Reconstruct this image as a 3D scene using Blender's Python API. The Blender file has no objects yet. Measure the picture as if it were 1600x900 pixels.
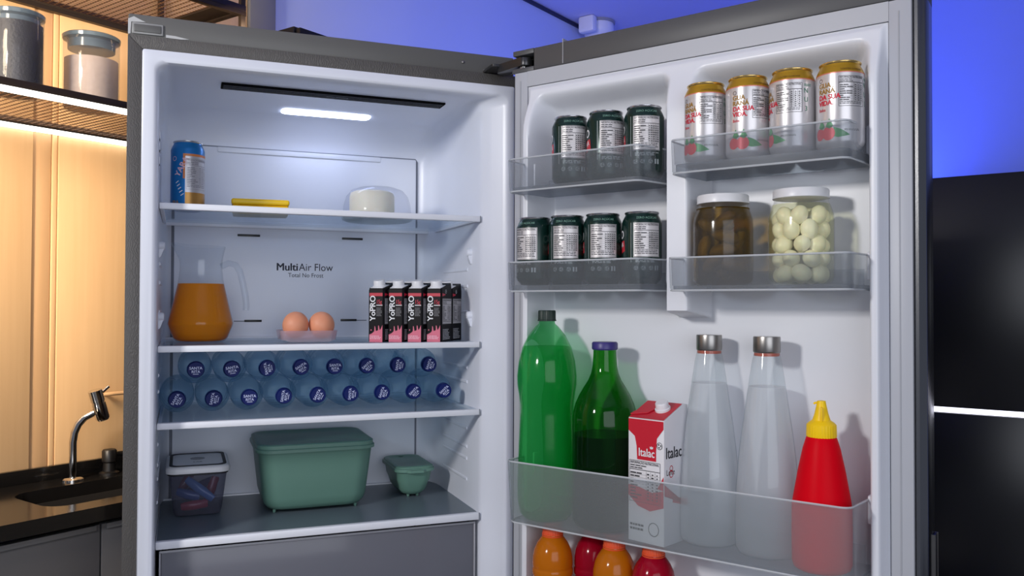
import bpy, bmesh, math, random
from mathutils import Vector, Matrix
random.seed(7)
R = math.radians
ZC = 1.36                      # camera height above the floor; heights below are given relative to it
sc = bpy.context.scene
COL = sc.collection

# ------------------------------------------------------------------ camera
CAM = Vector((0.0892, -1.5699, ZC))
YAW, PITCH, ROLL = R(21.378), R(1.0506), R(0.1984)
rt = Vector((math.cos(YAW), -math.sin(YAW), 0))
fw = Vector((math.sin(YAW) * math.cos(PITCH), math.cos(YAW) * math.cos(PITCH), math.sin(PITCH)))
up = rt.cross(fw)
rt2 = rt * math.cos(ROLL) + up * math.sin(ROLL)
up2 = -rt * math.sin(ROLL) + up * math.cos(ROLL)
cd = bpy.data.cameras.new('camera'); co = bpy.data.objects.new('camera', cd); COL.objects.link(co)
cd.sensor_fit = 'HORIZONTAL'; cd.sensor_width = 36.0; cd.lens = 1319.77 * 36.0 / 1600.0
cd.clip_start = 0.02; cd.clip_end = 60
m3 = Matrix((rt2, up2, -fw)).transposed()
co.matrix_world = Matrix.Translation(CAM) @ m3.to_4x4()
sc.camera = co

# ------------------------------------------------------------------ world, lights, exposure
sc.view_settings.view_transform = 'Standard'
sc.view_settings.look = 'None'
sc.view_settings.gamma = 1.0
sc.view_settings.use_curve_mapping = False
sc.view_settings.exposure = 0.22
w = bpy.data.worlds.new('world'); sc.world = w; w.use_nodes = True
w.node_tree.nodes['Background'].inputs[0].default_value = (0.70, 0.78, 1.0, 1)
w.node_tree.nodes['Background'].inputs[1].default_value = 0.14
sc.cycles.transparent_max_bounces = 28
sc.cycles.max_bounces = 10

def area(name, loc, target, sx, sy, power, color, spread=180):
    l = bpy.data.lights.new(name, 'AREA'); l.shape = 'RECTANGLE'; l.size = sx; l.size_y = sy
    l.energy = power; l.color = color; l.spread = R(spread)
    o = bpy.data.objects.new(name, l); COL.objects.link(o)
    o.location = loc
    o.rotation_euler = (Vector(target) - Vector(loc)).to_track_quat('-Z', 'Y').to_euler()
    return o
area('room_lamp', (-1.35, -1.15, ZC + 0.62), (0.7, -0.15, ZC - 0.05), 0.22, 0.22, 22, (1.0, 0.98, 0.97))
area('room_fill', (0.1, -3.3, ZC + 0.25), (0.5, 0.0, ZC - 0.1), 2.2, 1.6, 28, (0.88, 0.92, 1.0))  # unseen broad fill added behind the camera to brighten the shelves

# ------------------------------------------------------------------ materials
def lin(c):
    return tuple((x / 255 / 12.92 if x / 255 <= 0.04045 else ((x / 255 + 0.055) / 1.055) ** 2.4) for x in c) + (1.0,)
MATS = {}
def _new(name):
    m = bpy.data.materials.new(name); m.use_nodes = True
    nt = m.node_tree; nt.nodes.clear()
    out = nt.nodes.new('ShaderNodeOutputMaterial')
    return m, nt, out
def _tint(nt, col, var, scale):
    """base colour with a little procedural unevenness"""
    tc = nt.nodes.new('ShaderNodeTexCoord'); n = nt.nodes.new('ShaderNodeTexNoise')
    n.inputs['Scale'].default_value = scale; n.inputs['Detail'].default_value = 3
    nt.links.new(tc.outputs['Object'], n.inputs['Vector'])
    mx = nt.nodes.new('ShaderNodeMix'); mx.data_type = 'RGBA'
    mx.inputs[6].default_value = tuple(max(0, x * (1 - var)) for x in col[:3]) + (1,)
    mx.inputs[7].default_value = tuple(min(1, x * (1 + var)) for x in col[:3]) + (1,)
    nt.links.new(n.outputs['Fac'], mx.inputs[0])
    return mx.outputs[2], n, tc
def mat(name, col, rough=0.45, metal=0.0, var=0.04, scale=18.0, bump=0.0, bscale=60.0, spec=0.5, coat=0.0, sss=0.0, trans=0.0):
    if name in MATS: return MATS[name]
    m, nt, out = _new(name)
    p = nt.nodes.new('ShaderNodeBsdfPrincipled')
    c = lin(col)
    o, n, tc = _tint(nt, c, var, scale)
    nt.links.new(o, p.inputs['Base Color'])
    p.inputs['Roughness'].default_value = rough; p.inputs['Metallic'].default_value = metal
    p.inputs['Specular IOR Level'].default_value = spec
    p.inputs['Coat Weight'].default_value = coat
    if sss:
        p.inputs['Subsurface Weight'].default_value = sss
        p.inputs['Subsurface Radius'].default_value = (0.01, 0.006, 0.004)
    if bump:
        b = nt.nodes.new('ShaderNodeBump'); n2 = nt.nodes.new('ShaderNodeTexNoise')
        n2.inputs['Scale'].default_value = bscale; n2.inputs['Detail'].default_value = 4
        nt.links.new(tc.outputs['Object'], n2.inputs['Vector'])
        nt.links.new(n2.outputs['Fac'], b.inputs['Height']); b.inputs['Strength'].default_value = bump
        b.inputs['Distance'].default_value = 0.002
        nt.links.new(b.outputs['Normal'], p.inputs['Normal'])
    nt.links.new(p.outputs[0], out.inputs[0])
    MATS[name] = m
    return m
def clear(name, tint, body, frac, rough=0.08, gloss=0.5, translucent=0.0):
    """see-through plastic or glass: tinted clear + a cloudy share + edge reflection"""
    if name in MATS: return MATS[name]
    m, nt, out = _new(name)
    t = nt.nodes.new('ShaderNodeBsdfTransparent'); t.inputs[0].default_value = lin(tint)
    d = nt.nodes.new('ShaderNodeBsdfPrincipled')
    o, n, tc = _tint(nt, lin(body), 0.03, 12)
    nt.links.new(o, d.inputs['Base Color']); d.inputs['Roughness'].default_value = max(rough, 0.2); d.inputs['Specular IOR Level'].default_value = 0.1
    base = d.outputs[0]
    if translucent:
        tl = nt.nodes.new('ShaderNodeBsdfTranslucent'); nt.links.new(o, tl.inputs[0])
        mt = nt.nodes.new('ShaderNodeMixShader'); mt.inputs[0].default_value = translucent
        nt.links.new(d.outputs[0], mt.inputs[1]); nt.links.new(tl.outputs[0], mt.inputs[2]); base = mt.outputs[0]
    mx = nt.nodes.new('ShaderNodeMixShader'); mx.inputs[0].default_value = frac
    nt.links.new(t.outputs[0], mx.inputs[1]); nt.links.new(base, mx.inputs[2])
    g = nt.nodes.new('ShaderNodeBsdfGlossy'); g.inputs['Roughness'].default_value = rough
    f = nt.nodes.new('ShaderNodeLayerWeight'); f.inputs['Blend'].default_value = 0.5      # Schlick-like edge reflection
    pw = nt.nodes.new('ShaderNodeMath'); pw.operation = 'POWER'; pw.inputs[1].default_value = 4.0
    nt.links.new(f.outputs['Facing'], pw.inputs[0])
    ml = nt.nodes.new('ShaderNodeMath'); ml.operation = 'MULTIPLY_ADD'; ml.inputs[1].default_value = 0.75 * gloss; ml.inputs[2].default_value = 0.028 * gloss
    nt.links.new(pw.outputs[0], ml.inputs[0])
    m2 = nt.nodes.new('ShaderNodeMixShader'); nt.links.new(ml.outputs[0], m2.inputs[0])
    nt.links.new(mx.outputs[0], m2.inputs[1]); nt.links.new(g.outputs[0], m2.inputs[2])
    nt.links.new(m2.outputs[0], out.inputs[0])
    MATS[name] = m
    return m
def glow(name, col, strength):
    if name in MATS: return MATS[name]
    m, nt, out = _new(name)
    e = nt.nodes.new('ShaderNodeEmission'); e.inputs[0].default_value = lin(col); e.inputs[1].default_value = strength
    nt.links.new(e.outputs[0], out.inputs[0]); MATS[name] = m
    return m
def leather(name, col):
    """grey powder-coated steel with an embossed wavy grain"""
    if name in MATS: return MATS[name]
    m, nt, out = _new(name)
    p = nt.nodes.new('ShaderNodeBsdfPrincipled'); p.inputs['Base Color'].default_value = lin(col)
    p.inputs['Metallic'].default_value = 0.1; p.inputs['Roughness'].default_value = 0.42; p.inputs['Specular IOR Level'].default_value = 0.35
    tc = nt.nodes.new('ShaderNodeTexCoord')
    wv = nt.nodes.new('ShaderNodeTexWave'); wv.inputs['Scale'].default_value = 75; wv.inputs['Distortion'].default_value = 14
    wv.inputs['Detail'].default_value = 2; wv.inputs['Detail Scale'].default_value = 1.2
    nt.links.new(tc.outputs['Object'], wv.inputs['Vector'])
    b = nt.nodes.new('ShaderNodeBump'); b.inputs['Strength'].default_value = 0.30; b.inputs['Distance'].default_value = 0.0008
    nt.links.new(wv.outputs['Fac'], b.inputs['Height']); nt.links.new(b.outputs['Normal'], p.inputs['Normal'])
    nt.links.new(p.outputs[0], out.inputs[0]); MATS[name] = m
    return m
def wood(name, col, dark):
    if name in MATS: return MATS[name]
    m, nt, out = _new(name)
    p = nt.nodes.new('ShaderNodeBsdfPrincipled'); p.inputs['Roughness'].default_value = 0.5
    tc = nt.nodes.new('ShaderNodeTexCoord'); mp = nt.nodes.new('ShaderNodeMapping')
    mp.inputs['Scale'].default_value = (26, 26, 1.2)
    nt.links.new(tc.outputs['Object'], mp.inputs['Vector'])
    n = nt.nodes.new('ShaderNodeTexNoise'); n.inputs['Scale'].default_value = 2.2; n.inputs['Detail'].default_value = 5
    nt.links.new(mp.outputs[0], n.inputs['Vector'])
    mx = nt.nodes.new('ShaderNodeMix'); mx.data_type = 'RGBA'
    mx.inputs[6].default_value = lin(dark); mx.inputs[7].default_value = lin(col)
    nt.links.new(n.outputs['Fac'], mx.inputs[0]); nt.links.new(mx.outputs[2], p.inputs['Base Color'])
    nt.links.new(p.outputs[0], out.inputs[0]); MATS[name] = m
    return m

WHITE = mat('white_liner_plastic', (226, 229, 238), 0.32, var=0.012)
DOORW = mat('white_door_plastic', (222, 224, 230), 0.34, var=0.012)
TRIMW = mat('white_shelf_trim', (236, 238, 244), 0.35, var=0.01)
FRAME = leather('grey_embossed_steel', (90, 87, 84))
SHELL = mat('grey_steel_shell', (120, 120, 118), 0.4, 0.3)
CAPG = mat('dark_grey_top_plastic', (96, 95, 92), 0.42)
DCAP = mat('charcoal_door_cap', (74, 74, 76), 0.45)
GASK = mat('grey_door_frame', (176, 178, 184), 0.42, var=0.02)
SEAL = mat('dark_seal_rubber', (58, 58, 62), 0.7)
STEEL = mat('brushed_steel', (150, 147, 144), 0.33, 1.0, bump=0.02, bscale=300)
CHROME = mat('chrome', (225, 222, 218), 0.08, 1.0, var=0.01)
BLACK = mat('black_plastic', (16, 16, 18), 0.4)
PRINT = mat('black_print', (34, 34, 40), 0.6)
DARKINK = mat('navy_print', (30, 32, 52), 0.6)
WPRINT = mat('white_print', (226, 226, 228), 0.55)

# ------------------------------------------------------------------ mesh helpers
class B:
    def __init__(s): s.bm = bmesh.new()
    def box(s, x0, x1, y0, y1, z0, z1, bev=0.0, seg=2):
        vs = [s.bm.verts.new(p) for p in ((x0, y0, z0), (x1, y0, z0), (x1, y1, z0), (x0, y1, z0), (x0, y0, z1), (x1, y0, z1), (x1, y1, z1), (x0, y1, z1))]
        fs = [s.bm.faces.new([vs[i] for i in q]) for q in ((3, 2, 1, 0), (4, 5, 6, 7), (0, 1, 5, 4), (1, 2, 6, 5), (2, 3, 7, 6), (3, 0, 4, 7))]
        if bev:
            es = list({e for f in fs for e in f.edges})
            bmesh.ops.bevel(s.bm, geom=es, offset=bev, segments=seg, profile=0.5, affect='EDGES')
        return s
    def loft(s, loops, cap0=False, cap1=False, close=True):
        rows = [[s.bm.verts.new(p) for p in l] for l in loops]
        n = len(rows[0])
        for a, b in zip(rows, rows[1:]):
            for i in range(n if close else n - 1):
                j = (i + 1) % n
                s.bm.faces.new((a[i], a[j], b[j], b[i]))
        if cap0: s.bm.faces.new(rows[0][::-1])
        if cap1: s.bm.faces.new(rows[-1])
        return s
    def lathe(s, prof, n=40, c=(0, 0), cap0=True, cap1=True):
        loops = [[(c[0] + r * math.cos(2 * math.pi * i / n), c[1] + r * math.sin(2 * math.pi * i / n), z) for i in range(n)] for r, z in prof]
        return s.loft(loops, cap0, cap1)
    def tube(s, pts, r, n=12, caps=True, rads=None):
        pts = [Vector(p) for p in pts]; loops = []
        nrm = None
        for i, p in enumerate(pts):
            d = (pts[min(i + 1, len(pts) - 1)] - pts[max(i - 1, 0)]).normalized()
            if nrm is None:
                nrm = d.orthogonal().normalized()
            else:
                nrm = (nrm - d * nrm.dot(d)).normalized()
            b = d.cross(nrm); rr = rads[i] if rads else r
            loops.append([p + (nrm * math.cos(2 * math.pi * k / n) + b * math.sin(2 * math.pi * k / n)) * rr for k in range(n)])
        return s.loft(loops, caps, caps)
    def prism(s, outline, h0, h1, f=lambda x, y, h: (x, y, h), bev=0.0):
        a = [s.bm.verts.new(f(x, y, h0)) for x, y in outline]; b = [s.bm.verts.new(f(x, y, h1)) for x, y in outline]
        n = len(a); fs = [s.bm.faces.new(a[::-1]), s.bm.faces.new(b)]
        for i in range(n):
            j = (i + 1) % n; fs.append(s.bm.faces.new((a[i], a[j], b[j], b[i])))
        if bev:
            bmesh.ops.bevel(s.bm, geom=list({e for q in fs for e in q.edges}), offset=bev, segments=2, profile=0.5, affect='EDGES')
        return s
    def grid(s, us, vs, f):
        rows = [[s.bm.verts.new(f(u, v)) for u in us] for v in vs]
        for a, b in zip(rows, rows[1:]):
            for i in range(len(us) - 1): s.bm.faces.new((a[i], a[i + 1], b[i + 1], b[i]))
        return s
    def ball(s, c, rx, ry, rz, n=20, m=12, f=None):
        loops = []
        for j in range(1, m):
            a = math.pi * j / m
            loops.append([(c[0] + rx * math.sin(a) * math.cos(2 * math.pi * i / n), c[1] + ry * math.sin(a) * math.sin(2 * math.pi * i / n), c[2] - rz * math.cos(a)) for i in range(n)])
        k0 = len(s.bm.verts)
        s.loft(loops)
        s.bm.verts.ensure_lookup_table()
        allv = list(s.bm.verts)[k0:]
        p0 = s.bm.verts.new((c[0], c[1], c[2] - rz)); p1 = s.bm.verts.new((c[0], c[1], c[2] + rz))
        for i in range(n):
            j = (i + 1) % n
            s.bm.faces.new((p0, allv[j], allv[i])); s.bm.faces.new((p1, allv[-n + i], allv[-n + j]))
        return s
    def flat(s, fl, mapper, step=None):
        """add a 2D print; step slices it into narrow strips so that it can bend"""
        for layer in sorted({(it[2] if len(it) > 2 else 0) for it in fl}):
            s._flat([it for it in fl if (it[2] if len(it) > 2 else 0) == layer], mapper, step, layer * 3e-5)
        return s
    def _flat(s, fl, mapper, step, lift):
        def mp_(x, y):
            p = Vector(mapper(x, y))
            if lift:
                n = (Vector(mapper(x + 1e-4, y)) - p).cross(Vector(mapper(x, y + 1e-4)) - p)
                p = p + n.normalized() * lift
            return p
        b2 = bmesh.new()
        for vs, fs in (it[:2] for it in fl):
            v = [b2.verts.new((x, y, 0)) for x, y in vs]
            for q in fs:
                try: b2.faces.new([v[i] for i in q])
                except ValueError: pass
        if step and b2.verts:
            xs = [v.co.x for v in b2.verts]; x = math.floor(min(xs) / step) * step + step
            while x < max(xs):
                bmesh.ops.bisect_plane(b2, geom=list(b2.verts) + list(b2.edges) + list(b2.faces), plane_co=(x, 0, 0), plane_no=(1, 0, 0), dist=1e-7)
                x += step
        mp = {v: s.bm.verts.new(mp_(v.co.x, v.co.y)) for v in b2.verts}
        for q in b2.faces:
            try: s.bm.faces.new([mp[v] for v in q.verts])
            except ValueError: pass
        b2.free()
        return s
    def build(s, name, m, parent=None, loc=(0, 0, 0), rz=0.0, smooth=40, fix=True):
        if fix: bmesh.ops.recalc_face_normals(s.bm, faces=list(s.bm.faces))
        me = bpy.data.meshes.new(name); s.bm.to_mesh(me); s.bm.free()
        if smooth:
            for p in me.polygons: p.use_smooth = True
            me.set_sharp_from_angle(angle=R(smooth))
        me.materials.append(m)
        o = bpy.data.objects.new(name, me); COL.objects.link(o)
        o.location = loc; o.rotation_euler = (0, 0, rz)
        if parent: o.parent = parent
        if name.endswith(('print', 'symbols')): o['kind'] = 'stuff'      # small print, too fine to pick apart
        return o

def tag(o, label=None, cat=None, group=None, kind=None):
    if label: o['label'] = label
    if cat: o['category'] = cat
    if group: o['group'] = group
    if kind: o['kind'] = kind
    return o
def thing(name, label, cat, loc=(0, 0, 0), rz=0.0, group=None):
    o = bpy.data.objects.new(name, None); COL.objects.link(o)
    o.empty_display_size = 0.03
    o.location = loc; o.rotation_euler = (0, 0, rz)
    return tag(o, label, cat, group)
def copy_tree(o, parent=None):
    c = o.copy(); COL.objects.link(c); c.parent = parent
    for ch in list(o.children): copy_tree(ch, c)
    return c
def instance(proto, used, label, loc, rz, group=None):
    """the first use moves the prototype itself, later ones copy it with its parts"""
    o = proto if not used.get(proto) else copy_tree(proto)
    used[proto] = True
    o['label'] = label; o.location = loc; o.rotation_euler = (0, 0, rz)
    if group: o['group'] = group
    return o
USED = {}

# 2D prints ---------------------------------------------------------
_TX = {}
def text(body, size, x=0.0, y=0.0, align='LEFT', bold=0.0, rot=0.0, sx=1.0):
    k = (body, align)
    if k not in _TX:
        cu = bpy.data.curves.new('t', 'FONT'); cu.body = body; cu.align_x = align; cu.size = 1.0; cu.resolution_u = 3
        o = bpy.data.objects.new('t', cu); COL.objects.link(o)
        dg = bpy.context.evaluated_depsgraph_get(); dg.update()
        me = bpy.data.meshes.new_from_object(o.evaluated_get(dg))
        _TX[k] = ([(v.co.x, v.co.y) for v in me.vertices], [tuple(p.vertices) for p in me.polygons])
        bpy.data.objects.remove(o); bpy.data.curves.remove(cu); bpy.data.meshes.remove(me)
    vs, fs = _TX[k]; ca, sa = math.cos(rot), math.sin(rot)
    d = bold * 0.9
    return [([(x + size * ((vx + ox) * sx * ca - (vy + oy) * sa), y + size * ((vx + ox) * sx * sa + (vy + oy) * ca)) for vx, vy in vs], fs)
            + (i,) for i, (ox, oy) in enumerate(((0, 0),) if not bold else ((-d, 0), (0, d * .6), (d, 0), (0, -d * .6)))]      # heavier strokes by overprinting
def rect(x0, y0, x1, y1): return [([(x0, y0), (x1, y0), (x1, y1), (x0, y1)], [(0, 1, 2, 3)])]
def poly(pts): return [(list(pts), [tuple(range(len(pts)))])]
def disc(cx, cy, r, n=28, ry=None):
    return poly([(cx + r * math.cos(2 * math.pi * i / n), cy + (ry or r) * math.sin(2 * math.pi * i / n)) for i in range(n)])
def ring(cx, cy, r, t, n=28):
    vs = [(cx + q * math.cos(2 * math.pi * i / n), cy + q * math.sin(2 * math.pi * i / n)) for i in range(n) for q in (r, r - t)]
    return [(vs, [(2 * i, 2 * ((i + 1) % n), 2 * ((i + 1) % n) + 1, 2 * i + 1) for i in range(n)])]
def recycle(cx, cy, r):
    o = ring(cx, cy, r, r * 0.14)
    for k in range(3):
        a = 2 * math.pi * k / 3 + math.pi / 2
        f = lambda q, d: (cx + q * math.cos(a + d), cy + q * math.sin(a + d))
        o += poly([f(r * .62, .1), f(r * .62, .75), f(r * .78, .8), f(r * .48, 1.35), f(r * .2, .9), f(r * .36, .8), f(r * .36, .1)])
    return o
def nutrition(x, y, wd, h, rows=9, cols=3, seed=1, foot=2, th=0.00035):
    """a printed table: heading, rules, rows of small print, number columns"""
    rnd = random.Random(seed); o = []
    o += text('INFORMAÇÃO NUTRICIONAL', h * 0.085, x + wd / 2, y + h * 0.925, 'CENTER', 0.01, 0, wd / (h * 0.085 * 14.5))
    for yy in (0.0, 1.0): o += rect(x, y + h * yy - th, x + wd, y + h * yy + th)
    for xx in (0.0, 1.0): o += rect(x + wd * xx - th, y, x + wd * xx + th, y + h)
    o += rect(x, y + h * 0.775, x + wd, y + h * 0.775 + th * 3)
    for yy in (0.87, 0.815):
        xx = x + wd * 0.03
        for k in range(3):
            l = wd * rnd.uniform(.1, .2); o += rect(xx, y + h * yy, xx + l, y + h * (yy + .024)); xx += l + wd * .02
    top = 0.74; bot = 0.06 + foot * 0.055; dy = (top - bot) / rows; cx0 = 0.55
    for k in range(rows):
        yy = y + h * (top - dy * (k + 0.75)); xx = x + wd * .03
        for q in range(rnd.choice((1, 2, 2))):
            l = wd * rnd.uniform(.1, .24); o += rect(xx, yy, xx + l, yy + h * dy * .42); xx += l + wd * .02
        o += rect(x + wd * .02, yy - h * dy * .22, x + wd * .98, yy - h * dy * .22 + th * .8)
        for c in range(cols):
            cxx = x + wd * (cx0 + (c + .5) * (0.98 - cx0) / cols)
            l = wd * rnd.uniform(.02, .05); o += rect(cxx - l, yy, cxx + l * .6, yy + h * dy * .42)
    for c in range(cols):
        cxx = x + wd * (cx0 + c * (0.98 - cx0) / cols); o += rect(cxx, y + h * bot, cxx + th, y + h * .765)
    for k in range(foot):
        yy = y + h * (bot - .05 * (k + 1)); xx = x + wd * .03
        while xx < x + wd * .9:
            l = wd * rnd.uniform(.05, .14); o += rect(xx, yy, min(xx + l, x + wd * .97), yy + h * .022); xx += l + wd * .02
    return o
def smallprint(x, y, wd, h, lines, seed=3):
    rnd = random.Random(seed); o = []
    for k in range(lines):
        yy = y + h * (1 - (k + 1) / lines); xx = x
        while xx < x + wd * rnd.uniform(.7, .95):
            l = wd * rnd.uniform(.06, .2); o += rect(xx, yy, min(xx + l, x + wd), yy + h / lines * .5); xx += l + wd * .04
    return o
def cyl(r, phi0, z0):
    """wrap a print around a vertical cylinder; phi 0 faces local -Y"""
    return lambda x, y: (r(z0 + y) * math.sin(phi0 + x / r(z0 + y)) if callable(r) else r * math.sin(phi0 + x / r),
                         -(r(z0 + y) * math.cos(phi0 + x / r(z0 + y)) if callable(r) else r * math.cos(phi0 + x / r)), z0 + y)
def facing(x, y, apparent=0.0):
    return math.atan2(CAM.x - x, -(CAM.y - y)) + R(apparent)
def smooth(a, b, x):
    t = max(0.0, min(1.0, (x - a) / (b - a))); return t * t * (3 - 2 * t)

# frames of reference ------------------------------------------------
H = Vector((0.6684, -0.1015, 0.0)); TH = R(57.5054)
DD = Vector((math.cos(TH), -math.sin(TH), 0)); DN = Vector((-math.sin(TH), -math.cos(TH), 0))
def DW(s, t, z): return H + DD * s + DN * t + Vector((0, 0, z + ZC))        # open door: along, out of, up
KO = Vector((-0.215, 1.008, 0.0)); KA = R(32.9)
KD = Vector((math.cos(KA), math.sin(KA), 0)); KN = Vector((math.sin(KA), -math.cos(KA), 0))
def KW(a, b, z): return KO + KD * a + KN * b + Vector((0, 0, z + ZC))        # kitchen wall: along, out of, up
FL = -ZC
CEIL = 1.485

# ------------------------------------------------------------------ kitchen lights, plus an added warm fill
BLUE = (0.085, 0.15, 1.0)
area('cove_led_right', KW(2.75, 1.6, 0.52), KW(2.95, 1.6, 1.2), 0.2, 3.0, 15, BLUE)
area('cove_led_back', KW(1.7, 0.45, 0.80), KW(1.7, 0.0, 1.4), 1.6, 0.2, 2.5, (0.14, 0.22, 1.0))
area('warm_strip_upper', KW(-0.1, 0.36, 0.745), KW(0.0, 0.0, 0.55), 1.3, 0.04, 2.2, (1.0, 0.72, 0.44))
area('warm_strip_lower', KW(-0.1, 0.40, 0.42), KW(0.05, 0.0, -0.1), 1.3, 0.06, 1.6, (1.0, 0.72, 0.44))
area('warm_fill', KW(-1.25, 0.60, 0.60), KW(0.0, 0.0, 0.15), 0.3, 0.5, 10.0, (1.0, 0.78, 0.54), 80)  # unseen fill added to light the oak panels more evenly

# ------------------------------------------------------------------ the room
WALLW = mat('white_painted_wall', (226, 227, 232), 0.7, var=0.01)
FLOORM = mat('grey_floor_tile', (120, 118, 116), 0.35, var=0.06, scale=3)
WOODM = wood('pale_oak_veneer', (232, 196, 150), (218, 178, 130))
WOODS = wood('pale_oak_strip', (214, 176, 134), (202, 162, 118))
GREYP = mat('grey_panel', (128, 128, 130), 0.55)
def kobj(b, name, m, parent=None, smooth=40):
    return b.build(name, m, parent, loc=(0, 0, 0) if parent else KO, rz=0 if parent else KA, smooth=smooth)
def kb(b, a0, a1, b0, b1, z0, z1, bev=0): return b.box(a0, a1, -b1, -b0, z0 + ZC, z1 + ZC, bev)

tag(kobj(kb(B(), -2.6, 3.15, -0.2, 5.4, FL - 0.1, FL), 'floor', FLOORM), kind='structure')
tag(kobj(kb(B(), -2.6, 3.15, -0.2, 5.4, CEIL, CEIL + 0.1), 'ceiling', mat('blue_lit_ceiling', (206, 206, 240), 0.75, var=0.01)), kind='structure')  # white ceiling, its tint holds some of the blue LED light
WALLB = mat('pale_blue_lit_wall', (196, 205, 236), 0.7, var=0.01); WALLR = mat('blue_lit_wall', (138, 158, 234), 0.7, var=0.01)  # white walls with part of the blue LED light put into their colour
wb = tag(kobj(kb(B(), -2.6, 3.15, -0.12, 0.0, FL, CEIL), 'wall_back', WALLB), kind='structure')
tag(kobj(kb(B(), 2.95, 3.15, 0.0, 5.4, FL, CEIL), 'wall_right', WALLR), kind='structure')
for a0, a1, th, m in ((-2.0, -0.70, 0.018, WOODM), (-0.70, -0.085, 0.018, WOODM), (-0.083, -0.036, 0.012, WOODS), (-0.034, -0.021, 0.015, WOODM), (-0.019, 0.29, 0.018, WOODM), (0.292, 0.580, 0.018, WOODM)):
    kobj(kb(B(), a0, a1, 0.0, th, FL + 0.87, CEIL, 0.0012), 'wood_panel', m, wb)
kobj(kb(B(), 0.582, 0.685, 0.0, 0.03, FL, CEIL, 0.002), 'grey_end_panel', GREYP, wb)
tag(kobj(kb(B(), 0.69, 2.94, 0.0, 0.012, CEIL - 0.02, CEIL - 0.004), 'trim_1', mat('shadow_gap_trim', (40, 44, 70), 0.6)), kind='structure')
# wooden bar handle on the wall panel
hd = thing('bar_handle', 'slim wooden bar handle on the oak wall panel beside the fridge', 'handle', KW(0.13, 0.018, -0.257), KA)
B().tube([(-0.04, -0.024, 0), (-0.032, -0.03, 0.001), (0.0, -0.031, 0.002), (0.09, -0.031, 0.0), (0.1, -0.024, 0)], 0.0055, 10).build('bar', WOODS, hd)
for x in (-0.022, 0.08): B().tube([(x, 0.0, 0), (x, -0.03, 0.001)], 0.004, 8).build('standoff', WOODS, hd)

# black tall cabinet whose corner shows above the fridge
tc = thing('tall_cabinet', 'black tall cabinet against the blue-lit wall, its top corner peeking over the fridge', 'cabinet', KW(0.279, 0.032, FL), KA)
BLK = mat('black_lacquer', (14, 14, 20), 0.28)
B().box(0, 0.75, -0.58, 0, 0.1, 2.072, 0.003).build('body', BLK, tc)
for k in range(2): B().box(0.004 + 0.373 * k, 0.373 + 0.373 * k, -0.60, -0.582, 0.1, 2.066, 0.002).build('cabinet_door', BLK, tc)
B().box(0.01, 0.74, -0.56, -0.02, 0.0, 0.1).build('plinth', BLACK, tc)

# black wall of units on the right with a light strip
bu = thing('wall_unit', 'glossy black wall of tall units to the right of the open door', 'cabinet', KW(2.38, 0, FL), KA)
TOPU = 0.484 - FL
B().box(0.02, 0.56, -4.2, -0.7, 0.08, TOPU, 0.003).build('body', BLK, bu)
B().box(0.06, 0.54, -4.15, -0.75, 0.0, 0.08).build('plinth', BLACK, bu)
for k in range(5):
    y1 = -0.72 - 0.69 * k
    B().box(0.0, 0.019, y1 - 0.685, y1, -0.382 - FL, TOPU - 0.003, 0.0015).build('upper_front', BLK, bu)
    B().box(0.0, 0.019, y1 - 0.685, y1, 0.09, -0.404 - FL, 0.0015).build('lower_front', BLK, bu)
B().box(0.004, 0.018, -4.15, -0.72, -0.402 - FL, -0.384 - FL).build('light_strip', glow('cool_white_led', (235, 235, 255), 2.2), bu)

# small white fixture high up by the ceiling
fx = thing('wall_fixture', 'small white rounded fixture up at the ceiling line above the door', 'fixture', KW(2.715, 0.11, CEIL), KA)
WF = mat('white_fixture_plastic', (232, 232, 236), 0.35)
B().lathe([(0.075, 0.0), (0.08, -0.02), (0.08, -0.05), (0.07, -0.075), (0.045, -0.092), (0.015, -0.098)], 28).build('housing', WF, fx)
B().lathe([(0.086, 0.0), (0.086, -0.012), (0.08, -0.014)], 28).build('mount_ring', mat('grey_fixture_ring', (150, 150, 156), 0.4), fx)
B().box(-0.135, -0.087, -0.045, 0.045, -0.085, 0.0, 0.012).build('sensor_box', WF, fx)

# counter, sink, tap --------------------------------------------------
CT = mat('black_granite', (24, 23, 23), 0.16, var=0.25, scale=240)
cz = -0.47
ct = thing('countertop', 'black stone countertop with a raised back edge, left of the fridge', 'countertop', KW(0, 0, cz), KA)
def rrect(x0, x1, y0, y1, r, n=6):
    o = []
    for cx, cy, a0 in ((x1 - r, y0 + r, -90), (x1 - r, y1 - r, 0), (x0 + r, y1 - r, 90), (x0 + r, y0 + r, 180)):
        for k in range(n + 1):
            a = R(a0 + 90 * k / n); o.append((cx + r * math.cos(a), cy + r * math.sin(a)))
    return o
b = B()
def slab(b, outer, inner, z0, z1):
    for z, flip in ((z1, 0), (z0, 1)):
        vo = [b.bm.verts.new((x, y, z)) for x, y in outer]; vi = [b.bm.verts.new((x, y, z)) for x, y in inner]
        es = [b.bm.edges.new((l[i], l[(i + 1) % len(l)])) for l in (vo, vi) for i in range(len(l))]
        bmesh.ops.triangle_fill(b.bm, use_beauty=True, use_dissolve=False, edges=es)
    b.loft([[(x, y, z) for x, y in outer] for z in (z0, z1)]); b.loft([[(x, y, z) for x, y in inner] for z in (z1, z0)])
    bmesh.ops.remove_doubles(b.bm, verts=list(b.bm.verts), dist=1e-5)
    return b
hole = rrect(-0.19, 0.20, -0.355, -0.135, 0.055)
slab(b, [(-1.6, -0.423), (0.272, -0.423), (0.272, -0.020), (-1.6, -0.020)], hole, -0.034, 0.0).build('worktop', CT, ct, smooth=30)
B().box(-1.6, 0.272, -0.034, -0.020, 0.0, 0.036, 0.001).build('upstand', CT, ct)
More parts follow.
